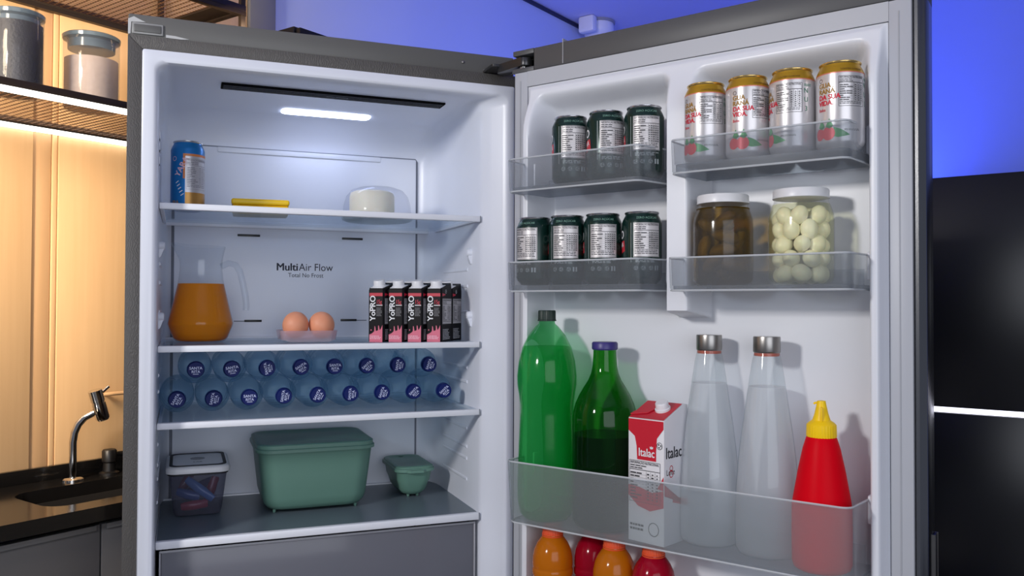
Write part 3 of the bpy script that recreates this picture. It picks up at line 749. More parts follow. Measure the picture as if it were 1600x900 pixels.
def guarana_can():
    h = 0.126
    t = thing('soda_can', 'silver white soda can', 'can', group='silver soda cans with gold necks in the door')
    SIL = mat('silver_white_can_paint', (206, 203, 204), 0.3, 0.45, var=0.02)
    GOLD = mat('gold_can_paint', (196, 152, 38), 0.28, 0.6)
    pr = canprof(h); kz = h - 0.0185
    B().lathe([q for q in pr if q[1] < kz] + [(CR, kz)], 48, cap1=False).build('can_body', SIL, t)
    B().lathe([(CR, kz), (CR, kz + 0.0015)], 48, cap0=False, cap1=False).build('pink_band', mat('pink_can_band', (214, 130, 116), 0.35, 0.3), t)
    B().lathe([(CR, kz + 0.0015)] + [q for q in pr if q[1] > kz + 0.002], 48, cap0=False, cap1=False).build('gold_neck', GOLD, t)
    l = B().lathe(canlid(h), 40, cap0=False).build('can_lid', mat('gold_lid', (222, 190, 120), 0.25, 0.9), t)
    B().prism(rrect(-0.006, 0.006, -0.003, 0.012, 0.005, 5), h - 0.0042, h - 0.003).build('pull_tab', ALU, l)
    b = B(); b.flat(nutrition(-0.019, 0, 0.038, 0.042, 8, 3, 9, 2, 0.0003), cyl(E1, 0, 0.0605), 0.003)
    b.flat(smallprint(-0.012, 0, 0.026, 0.003, 2, 8), cyl(E1, 0, 0.026), 0.003)
    b.build('nutrition_print', mat('grey_black_print', (70, 68, 70), 0.5), t, smooth=0)
    b = B(); b.flat(text('CONTÉM GUARANÁ', 0.0035, 0, 0, 'CENTER', 0.01), cyl(neckr(h), 0.0, kz + 0.004), 0.003); b.build('neck_lettering', mat('brown_gold_print', (120, 84, 20), 0.4), t, smooth=0)
    c0 = cyl(E1, R(-66), 0.0)
    b = B(); b.flat(text('O', 0.0085, -0.0115, 0.0965, bold=0.0), c0, 0.003); b.build('small_lettering', mat('dark_brown_print', (96, 74, 60), 0.4), t, smooth=0)
    b = B()
    b.flat(text('GUA', 0.0098, -0.0115, 0.0885, bold=0.05, sx=0.95), c0, 0.003); b.flat(text('RANÁ', 0.0098, -0.0115, 0.0802, bold=0.05, sx=0.95), c0, 0.003)
    b.build('gold_lettering', mat('gold_can_print', (158, 116, 34), 0.4), t, smooth=0)
    b = B()
    b.flat(text('DA SUA', 0.0098, -0.0115, 0.0719, bold=0.055, sx=0.95), c0, 0.003); b.flat(text('VIDA.', 0.0098, -0.0115, 0.0636, bold=0.055, sx=0.95), c0, 0.003)
    b.flat(text('Beba', 0.006, -0.0115, 0.0555, bold=0.02), c0, 0.003)
    b.build('red_lettering', mat('crimson_can_print', (208, 24, 52), 0.4), t, smooth=0)
    RF = mat('red_fruit_print', (222, 24, 44), 0.35, 0.1); GF = mat('green_leaf_print', (16, 142, 62), 0.35, 0.1)
    b = B(); b.flat(disc(-0.010, 0.0235, 0.0085), c0, 0.003); b.build('fruit_print', RF, t, smooth=0)
    b = B(); b.flat(disc(0.0045, 0.0235, 0.0095), cyl(E1 + 0.0001, R(-66), 0), 0.003); b.build('fruit_print', RF, t, smooth=0)
    b = B(); b.flat(poly([(0.012, 0.032), (0.02, 0.029), (0.024, 0.027), (0.034, 0.020), (0.028, 0.0185), (0.018, 0.017), (0.011, 0.019)]), c0, 0.003); b.build('leaf_print', GF, t, smooth=0)
    b = B()
    for x in (-0.012, 0.0005): b.flat(poly([(x, 0.0335), (x + 0.006, 0.030), (x + 0.011, 0.034), (x + 0.0055, 0.0445)]), cyl(E2, R(-66), 0), 0.003)
    tag(b.build('leaf_print', GF, t, smooth=0), kind='stuff')
    b = B()
    for k, tx in enumerate(('N', 'U', '3')): b.flat(text(tx, 0.010, 0, 0.088 - 0.013 * k, 'CENTER', 0.0), cyl(E1, R(44), 0), 0.003)
    b.flat(smallprint(-0.003, 0.098, 0.014, 0.004, 2, 2), cyl(E1, R(44), 0), 0.003)
    b.build('green_lettering', mat('teal_can_print', (40, 120, 92), 0.4), t, smooth=0)
    return t
ucan = guarana_can()
lab = ('leftmost, beside the divider', 'second from left, its slogan fully in view', 'third from left, nutrition table facing out', 'rightmost, at the free edge')
for k, (s, t, ap) in enumerate(((0.3935, 0.032, 17), (0.4615, 0.032, 45), (0.529, 0.032, -9), (0.5965, 0.030, 30))):
    p = DW(s, t, F_UR)
    instance(ucan, USED, 'silver soda can with gold neck, ' + lab[k], p, facing(p.x, p.y, ap))

# ------------------------------------------------------------------ jars with pickled things
JG = clear('jar_glass', (252, 252, 250), (216, 222, 214), 0.03, 0.10, 0.9)
LIDW = mat('white_metal_lid', (226, 226, 228), 0.35)
def jar(label, s, t, zb, r, h, brine, fill):
    th = thing('glass_jar', label, 'jar', DW(s, t, zb))
    th.rotation_euler = (0, 0, facing(th.location.x, th.location.y))
    pr = [(r * 0.80, 0.0), (r * 0.93, 0.003), (r, 0.012), (r, h * 0.68), (r * 0.98, h * 0.74), (r * 0.90, h * 0.82), (r * 0.82, h * 0.87), (r * 0.81, h * 0.94), (r * 0.81, h - 0.008)]
    B().lathe(pr, 48, cap1=False).build('glass_body', JG, th)
    pb = [(q[0] - 0.0013, q[1] if q[1] > 0.005 else q[1] + 0.002) for q in pr if q[1] < fill]
    B().lathe(pb + [(pb[-1][0], fill)], 40).build('brine', brine, th)
    lr = r * 0.855
    l = B().lathe([(lr * 0.97, h - 0.0135), (lr, h - 0.0125), (lr, h - 0.002), (lr * 0.97, h), (lr * 0.88, h), (lr * 0.86, h - 0.001), (lr * 0.2, h - 0.001)], 56).build('lid', LIDW, th)
    B().lathe([(lr * 1.008, h - 0.0132), (lr * 1.015, h - 0.0125), (lr * 1.008, h - 0.0115)], 56, cap0=False, cap1=False).build('lid_curl', LIDW, l)
    return th, pr
BR1 = clear('brown_brine', (200, 176, 104), (110, 88, 30), 0.05, 0.2, 0.15)
BR2 = clear('pale_green_brine', (249, 249, 232), (226, 228, 186), 0.03, 0.2, 0.15)
j1, _ = jar('glass jar of brown pickled gherkins with white lid', 0.4135, 0.012, F_MR, 0.0465, 0.1415, BR1, 0.121)
j2, _ = jar('glass jar of pickled quail eggs with white lid', 0.535, 0.012, F_MR, 0.0470, 0.1415, BR2, 0.119)
PK = mat('gherkin_skin', (128, 116, 34), 0.4, var=0.35, scale=60, bump=0.6, bscale=220)
def gherkin(L, r, bend):
    n = 9; pts = []; rads = []
    for i in range(n):
        u = i / (n - 1); x = (u - 0.5) * L
        pts.append((x, 0, bend * (1 - (2 * u - 1) ** 2))); rads.append(max(0.0015, r * math.sqrt(max(0.02, 1 - abs(2 * u - 1) ** 2.6))))
    return B().tube(pts, 0, 14, rads=rads)
gk = tag(gherkin(0.048, 0.0115, 0.004).build('gherkin', PK), 'gherkin floating in brown brine inside the pickle jar', 'gherkin', 'gherkins in the pickle jar')
rz0 = j1.rotation_euler.z; jl = j1.location
for k, (x, y, z, tilt, yaw) in enumerate(((0.004, -0.026, 0.099, 38, 0), (-0.024, -0.014, 0.090, -30, 30), (0.004, -0.027, 0.073, -14, 0), (0.026, -0.015, 0.066, 65, -20), (-0.027, -0.012, 0.058, 80, 10),
                                          (0.0, -0.028, 0.052, 8, 0), (-0.015, -0.025, 0.034, 42, 5), (0.016, -0.024, 0.028, -12, 0), (0.0, 0.018, 0.090, 20, 0), (0.012, 0.02, 0.06, -30, 10), (-0.012, 0.02, 0.03, 15, 0), (0.0, -0.004, 0.017, 0, 80))):
    o = gk if k == 0 else gk.copy()
    if k: COL.objects.link(o)
    o['label'] = 'brown gherkin %s the pickle jar' % ('slanting across the top front of', 'at upper left inside', 'lying across the middle of', 'standing at the right wall inside', 'standing at the left wall inside', 'lying just below the middle of', 'slanting at lower left inside', 'lying at lower right inside', 'at the upper back of', 'at the middle back of', 'at the lower back of', 'on the bottom of')[k]
    M = Matrix.Translation(jl) @ Matrix.Rotation(rz0, 4, 'Z') @ Matrix.Translation((x * 0.93, y * 0.93, z)) @ Matrix.Rotation(R(yaw), 4, 'Z') @ Matrix.Rotation(R(-tilt), 4, 'Y') @ Matrix.Scale(random.uniform(0.8, 0.92), 4)
    o.matrix_world = M
EG = mat('peeled_egg_white', (248, 243, 226), 0.35, var=0.02, sss=0.25)
qe = tag(B().ball((0, 0, 0), 0.0135, 0.0135, 0.0160, 18, 12).build('quail_egg', EG), 'peeled white quail egg in pale brine inside the egg jar', 'egg', 'quail eggs in the egg jar')
rz0 = j2.rotation_euler.z; jl = j2.location; cnt = 0; rnd = random.Random(5)
for lay in range(5):
    n = 7
    for k in range(n + 1):
        centre = k == n
        a = 2 * math.pi * (k + 0.5 * (lay % 2)) / n + rnd.uniform(-.08, .08); rr = 0.0 if centre else 0.0290
        z = 0.0172 + lay * 0.0212 + rnd.uniform(-.0008, .0008)
        if z > 0.100 and k in (2, 5): z -= 0.003
        o = qe if cnt == 0 else qe.copy()
        if cnt: COL.objects.link(o)
        cnt += 1
        an = (math.degrees(a) + 180) % 360 - 180
        ly = ('bottom', 'second lowest', 'middle', 'second highest', 'top')[lay]
        o['label'] = 'peeled quail egg %s the %s layer of the egg jar' % ('in the centre of' if centre else 'at the front of' if abs(an) < 20 else 'at front left of' if -75 < an < 0 else 'at front right of' if 0 < an < 75 else 'at the back of', ly)
        o.matrix_world = Matrix.Translation(jl) @ Matrix.Rotation(rz0, 4, 'Z') @ Matrix.Translation((rr * math.sin(a), -rr * math.cos(a), z)) @ Matrix.Rotation(rnd.uniform(0, 6.28), 4, 'Z') @ Matrix.Rotation(rnd.uniform(-1.2, 1.2), 4, 'X') @ Matrix.Scale(rnd.uniform(0.86, 0.95), 4)

# ------------------------------------------------------------------ bottles in the big door bin
PETM = clear('green_pet_plastic', (188, 236, 204), (40, 200, 100), 0.18, 0.08, 0.7, 0.5)
PETL = clear('green_soda', (196, 240, 210), (60, 206, 116), 0.28, 0.3, 0.1, 0.5)
t = thing('soda_bottle', 'large green plastic soda bottle with dark green cap, next to the hinge', 'bottle', DW(0.0885, 0.022, F_LO))
t.rotation_euler.z = facing(t.location.x, t.location.y)
pp = [(0.030, 0.004), (0.040, 0.0), (0.047, 0.008), (0.0515, 0.03), (0.0520, 0.06), (0.0500, 0.13), (0.0475, 0.185), (0.0478, 0.20), (0.0500, 0.217), (0.0528, 0.235), (0.0532, 0.250), (0.0505, 0.275), (0.0440, 0.300), (0.0330, 0.322), (0.0210, 0.337), (0.0145, 0.343), (0.0140, 0.350)]
def finer(p, n=3):
    out = []
    for (r0, z0), (r1, z1) in zip(p, p[1:]):
        for k in range(n): out.append((r0 + (r1 - r0) * k / n, z0 + (z1 - z0) * k / n))
    return out + [p[-1]]
def petal(p, z1=0.03, amp=0.06, n=50, c=5):
    loops = []
    for r, z in p:
        f = max(0, 1 - z / z1)
        loops.append([(r * (1 - amp * f * (0.5 + 0.5 * math.cos(c * 2 * math.pi * i / n))) * math.cos(2 * math.pi * i / n), r * (1 - amp * f * (0.5 + 0.5 * math.cos(c * 2 * math.pi * i / n))) * math.sin(2 * math.pi * i / n), z) for i in range(n)])
    return loops
b = B(); b.loft(petal(pp), True, True); b.build('bottle_body', PETM, t, smooth=70)
q = [(r * 0.98, max(z, 0.0015) + 0.001) for r, z in pp if z < 0.29]
b = B(); b.loft(petal(q + [(0.0405, 0.3025)]), True, True); b.build('soda', PETL, t, smooth=70)
def screwcap(r, h, z, m, par, n=36, ribs=True):
    loops = []
    for zz, k in ((z, 1.05), (z + 0.002, 1.05), (z + 0.0025, 1.0), (z + h - 0.002, 0.985), (z + h, 0.93)):
        loops.append([(r * k * (1 - (0.03 if ribs and i % 2 else 0)) * math.cos(2 * math.pi * i / (2 * n)), r * k * (1 - (0.03 if ribs and i % 2 else 0)) * math.sin(2 * math.pi * i / (2 * n)), zz) for i in range(2 * n)])
    b = B(); b.loft(loops, True, True)
    return b.build('cap', m, par, smooth=30)
screwcap(0.0158, 0.019, 0.3475, mat('dark_green_cap', (16, 40, 32), 0.45), t)

WG = clear('green_wine_glass', (100, 190, 92), (24, 120, 34), 0.08, 0.06, 0.9, 0.5)
WINE = mat('dark_wine', (7, 6, 11), 0.25)
t = thing('wine_bottle', 'round-shouldered green glass bottle half full of dark wine, blue cap', 'bottle', DW(0.2035, 0.016, F_LO))
t.rotation_euler.z = facing(t.location.x, t.location.y)
wp = [(0.042, 0.0), (0.050, 0.004), (0.0545, 0.014), (0.0550, 0.03), (0.0550, 0.17), (0.0548, 0.182), (0.0535, 0.195), (0.0500, 0.208), (0.0440, 0.222), (0.0360, 0.236), (0.0285, 0.248), (0.0235, 0.260), (0.0210, 0.272), (0.0198, 0.290), (0.0192, 0.304)]
B().lathe(finer(wp, 2), 56).build('bottle_body', WG, t, smooth=70)
B().lathe([(0.0405, 0.003), (0.0485, 0.0065), (0.0528, 0.016), (0.0534, 0.03), (0.0534, 0.1565), (0.030, 0.157)], 48).build('wine', WINE, t)
B().lathe([(0.0205, 0.300), (0.0222, 0.302), (0.0222, 0.311), (0.0205, 0.3135), (0.006, 0.314)], 36).build('cap', mat('violet_blue_cap', (54, 46, 116), 0.4), t)

# milk carton ---------------------------------------------------------
p = DW(0.3125, 0.034, F_LO)
t = thing('milk_carton', 'white and red milk carton with slanted top and white screw cap', 'carton', p, facing(p.x, p.y, -34))
cw, cdp = 0.034, 0.034
CARD = mat('white_carton_card', (222, 220, 222), 0.45); REDC = mat('red_carton_card', (196, 20, 44), 0.42)
hf, hb = 0.178, 0.197
b = B(); prof2 = [(-cdp, 0.0), (cdp, 0.0), (cdp, hb), (cdp - 0.012, hb + 0.002), (-cdp, hf)]
b.prism(prof2, -cw, cw, lambda x, y, h: (h, x, y), 0.0012); b.build('carton_body', CARD, t, smooth=30)
sl = (hb + 0.002 - hf) / (2 * cdp - 0.012)
onslope = lambda x, y: (x, -cdp + y, hf + y * sl + 0.0009)
b = B(); b.flat(rect(-cw + 0.001, 0.0, cw - 0.001, 0.053), onslope); b.build('red_top_panel', REDC, t, smooth=0)
face = lambda x, y: (x, -cdp - 0.0004, y); face2 = lambda x, y: (x, -cdp - 0.0007, y)
b = B(); b.flat(poly([(-cw + 0.0008, hf - 0.001), (cw - 0.0008, hf - 0.001), (cw - 0.0008, hf - 0.012), (0.021, 0.152), (0.0195, 0.133), (0.0195, 0.119), (-0.0165, 0.119), (-0.0175, 0.138), (-0.021, 0.152), (-cw + 0.0008, hf - 0.018)]), face)
b.flat(poly([(-cw + 0.0008, 0.081), (-0.01, 0.079), (0.012, 0.074), (cw - 0.0008, 0.079), (cw - 0.0008, 0.055), (0.008, 0.047), (-0.015, 0.052), (-cw + 0.0008, 0.066)]), face)
b.flat(poly([(cw - 0.0008, 0.079), (cw - 0.0008, 0.099), (cw - 0.012, 0.081)]), face)
tag(b.build('red_print', REDC, t, smooth=0), kind='stuff')
b = B(); b.flat(text('Italac', 0.0165, 0.0015, 0.1245, 'CENTER', 0.025, sx=0.9), face2)
for a in (60, 90, 120): b.flat(poly([(0.011 + 0.0012 * math.cos(R(a)), 0.1345 + 0.0012 * math.sin(R(a))), (0.011 + 0.004 * math.cos(R(a - 18)), 0.1345 + 0.004 * math.sin(R(a - 18))), (0.011 + 0.0062 * math.cos(R(a)), 0.1345 + 0.0062 * math.sin(R(a))), (0.011 + 0.004 * math.cos(R(a + 18)), 0.1345 + 0.004 * math.sin(R(a + 18)))]), face2)
b.build('white_lettering', WPRINT, t, smooth=0)
b = B(); b.flat(nutrition(-0.031, 0.058, 0.058, 0.059, 9, 3, 12, 0, 0.0003), face2); b.flat(recycle(0.026, 0.142, 0.0052), face2); b.flat(ring(0.015, 0.022, 0.010, 0.0012), face2); b.flat(smallprint(-0.030, 0.017, 0.028, 0.012, 2, 6), face2)
b.build('black_print', PRINT, t, smooth=0)
side = lambda x, y: (cw + 0.0004, x, y)
b = B(); b.flat(text('Italac', 0.023, -0.030, 0.124, 'LEFT', 0.02, sx=0.95), side); b.flat(text('Leite', 0.012, -0.028, 0.100, 'LEFT', 0.0), side); b.build('side_lettering', PRINT, t, smooth=0)
b = B(); b.flat(ring(-0.014, 0.109, 0.0045, 0.0012), side); b.flat(ring(-0.014, 0.1015, 0.0055, 0.0012), side); b.flat(poly([(-cw + 0.001, 0.072), (-cw + 0.001, 0.088), (-0.010, 0.069), (-0.010, 0.060), (cw - 0.001, 0.050), (cw - 0.001, 0.06)]), side); b.build('side_red_print', REDC, t, smooth=0)
t.scale = (1.0, 1.0, 1.10)
capm = B().lathe([(0.0125, 0.0), (0.0125, 0.003), (0.0105, 0.0035), (0.0105, 0.011), (0.0095, 0.0125), (0.003, 0.0125)], 28).build('screw_cap', LIDW, t, loc=(0.012, -0.004, hf + 0.03 * sl + 0.001)); capm.rotation_euler = (math.atan(sl), 0, 0)
b = B(); b.prism([(-cw, 0.0), (-0.006, 0.004), (0.0, 0.010), (-0.004, 0.013), (-cw + 0.002, 0.004)], 0.0, 0.0012, lambda x, y, h: (x, -cdp + 0.006 + y * 2.2, hf + (0.006 + y * 2.2) * sl + 0.0018 + h)); b.build('top_seam_flap', REDC, t)

# water carafes -------------------------------------------------------
CG = clear('carafe_glass', (244, 247, 248), (214, 220, 224), 0.05, 0.05, 0.9)
CWT = clear('carafe_water', (250, 250, 251), (252, 252, 254), 0.40, 0.3, 0.1, 0.4)
def carafe():
    t = thing('water_carafe', 'carafe', 'carafe', group='glass water carafes in the door')
    pr = [(0.036, 0.0), (0.0425, 0.002), (0.0465, 0.009), (0.0478, 0.022), (0.0476, 0.06), (0.0462, 0.10), (0.0425, 0.145), (0.0370, 0.190), (0.0310, 0.230), (0.0265, 0.262), (0.0225, 0.288), (0.0190, 0.304), (0.0182, 0.312)]
    B().lathe(finer(pr, 2), 48, cap1=False).build('glass_body', CG, t, smooth=70)
    q = [(r - 0.0013, z if z > 0.005 else z + 0.002) for r, z in pr if z < 0.25]
    B().lathe(finer(q + [(0.0264, 0.2535)], 2), 44).build('water', CWT, t, smooth=70)
    B().lathe([(0.0185, 0.300), (0.0192, 0.302), (0.0188, 0.306)], 32).build('seal_ring', mat('orange_seal', (186, 84, 60), 0.5), t)
    B().lathe([(0.0185, 0.304), (0.0200, 0.306), (0.0203, 0.307), (0.0203, 0.3275), (0.0198, 0.3295), (0.004, 0.3298)], 40).build('steel_cap', STEEL, t)
    return t
cf = carafe()
for k, (s, tt) in enumerate(((0.3845, -0.002), (0.4810, 0.006))):
    p = DW(s, tt, F_LO)
    instance(cf, USED, ('steel-capped water carafe standing beside the milk carton', 'steel-capped water carafe standing beside the red squeeze bottle')[k], p, facing(p.x, p.y))

# ketchup -------------------------------------------------------------
p = DW(0.5690, 0.030, F_LO)
t = thing('squeeze_bottle', 'red ketchup squeeze bottle with yellow pointed nozzle', 'bottle', p, facing(p.x, p.y))
KR = mat('red_squeeze_plastic', (214, 4, 24), 0.42, var=0.02, spec=0.05); KY = mat('yellow_nozzle_plastic', (250, 206, 24), 0.38, spec=0.25)
B().lathe(finer([(0.034, 0.0), (0.039, 0.003), (0.0412, 0.010), (0.0415, 0.05), (0.0412, 0.088), (0.0398, 0.098), (0.0325, 0.140), (0.0258, 0.172), (0.0212, 0.187), (0.0195, 0.190)], 2), 44).build('bottle_body', KR, t, smooth=60)
b = B()
loops = []
for r, z in ((0.0205, 0.1885), (0.0210, 0.190), (0.0205, 0.206), (0.0170, 0.2095), (0.0125, 0.2125), (0.0095, 0.222), (0.0062, 0.2375), (0.0058, 0.240), (0.003, 0.2405)):
    loops.append([(r * (1 - (0.025 if i % 2 and z < 0.208 else 0)) * math.cos(2 * math.pi * i / 64), r * (1 - (0.025 if i % 2 and z < 0.208 else 0)) * math.sin(2 * math.pi * i / 64), z) for i in range(64)])
b.loft(loops, True, True); nz = b.build('nozzle_cap', KY, t, smooth=30)
B().tube([(-0.004, 0, 0.2372), (-0.0085, 0, 0.2368), (-0.0105, 0, 0.2352)], 0.0016, 8).build('tip_tab', KY, nz)
B().box(-0.0008, 0.0008, -0.0150, -0.006, 0.2085, 0.232, 0.0003).build('nozzle_rib', KY, nz)

# sports drink bottles below ------------------------------------------
def sport(kind, body, capm):
    t = thing('sports_drink', kind, 'bottle', group='sports drinks in the lowest door bin')
    pr = [(0.028, 0.0), (0.0335, 0.004), (0.0345, 0.012), (0.0345, 0.05), (0.0325, 0.058), (0.0325, 0.075), (0.0345, 0.082), (0.0345, 0.105), (0.0335, 0.109), (0.0355, 0.113), (0.0355, 0.120), (0.0343, 0.124), (0.0352, 0.128), (0.0345, 0.142), (0.0320, 0.154), (0.0270, 0.165), (0.0205, 0.174), (0.0175, 0.177), (0.0168, 0.181)]
    B().lathe(finer(pr, 2), 40).build('bottle_body', body, t, smooth=60)
    screwcap(0.0178, 0.022, 0.180, capm, t, 28)
    B().lathe([(0.0178, 0.1765), (0.0190, 0.1775), (0.0178, 0.1788)], 30, cap0=False, cap1=False).build('neck_ring', capm, t)
    return t
OCAP = mat('orange_cap', (226, 84, 44), 0.45)
OR_ = clear('orange_drink', (230, 160, 44), (232, 138, 22), 0.72, 0.1, 0.7, 0.35); RD_ = clear('red_drink', (190, 16, 44), (196, 12, 48), 0.75, 0.1, 0.7, 0.35)
so = sport('orange sports drink', OR_, OCAP); sr = sport('red sports drink', RD_, OCAP)
for k, (pr_, s, tt, lb) in enumerate(((so, 0.111, 0.036, 'orange sports drink in the lowest bin, nearest the hinge'), (sr, 0.1680, -0.0085, 'red sports drink behind the two orange ones in the lowest bin'), (so, 0.2345, 0.038, 'orange sports drink between the two red ones in the lowest bin'), (sr, 0.3065, 0.038, 'red sports drink at the front right of the lowest bin'))):
    p = DW(s, tt, F_BO)
    instance(pr_, USED, lb, p, facing(p.x, p.y))

# ------------------------------------------------------------------ top shelf of the fridge
zs = ZS[0]
CB = mat('blue_can_paint', (24, 116, 184), 0.28, 0.35)
t = thing('beer_can', 'tall blue and gold can standing alone on the top shelf', 'can', (0.0985, 0.175, zs + ZC))
t.rotation_euler.z = facing(0.0985, 0.175, 28)
h = 0.1335; k = 0.031 / CR
sc_ = lambda p: [(r * k, z) for r, z in p]
B().lathe(sc_(canprof(h)), 48).build('can_body', CB, t)
l = B().lathe(sc_(canlid(h)), 40, cap0=False).build('can_lid', ALU, t)
B().prism(rrect(-0.006, 0.006, -0.003, 0.012, 0.005, 5), h - 0.0042, h - 0.003).build('pull_tab', ALU, l)
r1, r2 = 0.0312, 0.0315
b = B(); b.flat(rect(-0.020, 0.034, 0.030, 0.103), cyl(r1, 0, 0), 0.003); b.build('silver_panel', mat('silver_label', (186, 184, 188), 0.35, 0.5), t, smooth=60)
b = B(); b.flat(rect(-0.020, 0.006, 0.030, 0.034), cyl(r1, 0, 0), 0.003); b.build('gold_panel', mat('gold_label', (176, 130, 66), 0.35, 0.5), t, smooth=60)
b = B(); b.flat(rect(-0.024, 0.103, 0.032, 0.1075), cyl(r1, 0, 0), 0.003); b.flat(rect(-0.024, 0.06, -0.020, 0.103), cyl(r1, 0, 0), 0.003); b.build('orange_border', mat('orange_label', (206, 120, 60), 0.4), t, smooth=60)
b = B(); b.flat(nutrition(-0.018, 0.040, 0.044, 0.058, 10, 3, 21, 2, 0.0002), cyl(r2, 0, 0), 0.003); b.build('label_print', mat('grey_label_print', (128, 126, 134), 0.5), t, smooth=0)
b = B(); b.flat(text('YARA', 0.016, 0, 0, 'LEFT', 0.03, R(62)), cyl(r1, R(-58), 0.062), 0.003); b.flat(ring(-0.008, 0.098, 0.0045, 0.001), cyl(r1, R(-62), 0), 0.003)
b.build('pink_lettering', mat('pink_white_print', (214, 176, 186), 0.4), t, smooth=0)
b = B()
for q in range(5): b.flat(poly([(-0.010 + q * 0.0025, 0.052 - q * 0.006), (-0.004 + q * 0.0025, 0.056 - q * 0.006), (-0.0036 + q * 0.0025, 0.0545 - q * 0.006), (-0.0096 + q * 0.0025, 0.0505 - q * 0.006)]), cyl(r1, R(-52), 0), 0.003)
tag(b.build('stripe_print', WPRINT, t, smooth=0), kind='stuff')
b = B(); b.flat(text('IPA', 0.012, 0, 0, 'LEFT', 0.02), cyl(r1, R(-88), 0.010), 0.003); b.build('gold_lettering', mat('gold_label', (0, 0, 0)), t, smooth=0)

t = thing('butter_box', 'flat yellow plastic box on the top shelf', 'box', (0.2365, 0.205, zs + ZC), R(-4))
YEL = mat('yellow_plastic', (255, 206, 26), 0.42)
B().box(-0.054, 0.054, -0.038, 0.038, 0.0, 0.018, 0.004, 3).build('box_base', YEL, t)
B().box(-0.0555, 0.0555, -0.0395, 0.0395, 0.0185, 0.030, 0.004, 3).build('box_lid', YEL, t)

ck = thing('cheese_dome', 'clear plastic dome cover over a round cheese on the top shelf', 'dome', (0.482, 0.235, zs + ZC))
DOME = clear('clear_dome_plastic', (247, 248, 251), (206, 210, 222), 0.04, 0.08, 0.7)
B().lathe(finer([(0.072, 0.007), (0.0735, 0.010), (0.0715, 0.035), (0.066, 0.054), (0.055, 0.067), (0.038, 0.073), (0.012, 0.075)], 2), 48, cap0=False).build('cover', DOME, ck, smooth=70)
B().lathe([(0.066, 0.0), (0.074, 0.003), (0.0765, 0.007), (0.074, 0.0075), (0.065, 0.004)], 48).build('base_plate', clear('cloudy_plate', (226, 230, 226), (178, 190, 180), 0.45, 0.2, 0.3), ck)
t = tag(B().lathe(finer([(0.040, 0.0), (0.046, 0.003), (0.048, 0.012), (0.0478, 0.045), (0.045, 0.053), (0.038, 0.0565), (0.015, 0.058)], 2), 44).build('round_cheese', mat('fresh_white_cheese', (240, 234, 214), 0.5, var=0.03, sss=0.2, bump=0.2, bscale=90)), 'round white fresh cheese under the clear dome', 'cheese')
t.location = (0.470, 0.232, zs + 0.0078 + ZC)

# ------------------------------------------------------------------ second shelf
zs = ZS[1]
GJ = clear('jug_glass', (247, 249, 251), (216, 220, 228), 0.01, 0.04, 0.85)
JU = clear('orange_juice', (240, 170, 30), (255, 158, 0), 0.92, 0.3, 0.0, 0.3)
t = thing('glass_jug', 'glass jug half full of orange juice on the second shelf', 'jug', (0.1255, 0.215, zs + ZC))
t.rotation_euler.z = R(8)
jp = [(0.040, 0.0), (0.046, 0.002), (0.051, 0.008), (0.0600, 0.030), (0.0615, 0.036), (0.0600, 0.044), (0.0530, 0.074), (0.0455, 0.105), (0.0415, 0.125), (0.0395, 0.145), (0.0400, 0.160), (0.0415, 0.170)]
loops = []
for r, z in finer(jp, 2) + [(0.0435, 0.180), (0.0455, 0.189)]:
    sp = max(0, (z - 0.16) / 0.03)
    loops.append([((r + 0.013 * sp * max(0, math.cos(2 * math.pi * i / 48 - math.pi)) ** 6) * math.cos(2 * math.pi * i / 48), r * math.sin(2 * math.pi * i / 48), z + 0.007 * sp * max(0, math.cos(2 * math.pi * i / 48 - math.pi)) ** 4) for i in range(48)])
b = B(); b.loft(loops, True, False); b.build('glass_body', GJ, t, smooth=70)
q = [(r - 0.0012, z if z > 0.005 else z + 0.002) for r, z in jp if z < 0.104]
B().lathe(finer(q + [(0.0430, 0.1148)], 2), 44).build('juice', JU, t, smooth=70)
hpts = [(0.038, 0, 0.150), (0.052, 0, 0.157), (0.066, 0, 0.154), (0.075, 0, 0.140), (0.081, 0, 0.115), (0.086, 0, 0.090), (0.088, 0, 0.070), (0.087, 0, 0.062)]
B().tube(hpts, 0.0062, 12).build('handle', GJ, t, smooth=70)

et = thing('egg_holder', 'clear wavy plastic egg holder on the second shelf', 'holder', (0.3205, 0.135, zs + ZC))
ETM = clear('pinkish_clear_plastic', (246, 232, 236), (236, 222, 228), 0.34, 0.08, 0.7, 0.4)
b = B(); n = 56
def eto(z, grow, wave):
    o = rrect(-0.052 - grow, 0.052 + grow, -0.046 - grow, 0.046 + grow, 0.016, 12)
    return [(x, y, z + wave * (0.5 + 0.5 * math.cos(x / 0.052 * math.pi * 2))) for x, y in o]
b.loft([eto(0.0, 0.0, 0.006), eto(0.012, 0.0015, 0.003), eto(0.024, 0.003, 0.0), eto(0.0242, 0.0018, 0.0), eto(0.010, -0.0005, 0.002), eto(0.0075, -0.004, 0.0)], False, True)
b.build('tray', ETM, et, smooth=60)
for x in (-0.0255, 0.0255):
    for y in (-0.022, 0.022): B().lathe([(0.0215, 0.0165), (0.0225, 0.0175), (0.0215, 0.0185)], 28, (x, y), cap0=False, cap1=False).build('egg_cup', ETM, et)
EGB = mat('brown_egg_shell', (226, 152, 116), 0.5, var=0.05, scale=40, sss=0.15)
for k, (x, lb) in enumerate(((0.2965, 'brown hen egg at left in the clear holder'), (0.3465, 'brown hen egg at right in the clear holder'))):
    o = B().ball((0, 0, 0), 0.0250, 0.0250, 0.0262, 26, 16).build('hen_egg', EGB); tag(o, lb, 'egg', 'brown eggs in the holder')
    o.location = (x, 0.113, zs + 0.0345 + ZC); o.rotation_euler = (R(8 - 14 * k), R(10 - 20 * k), 0)

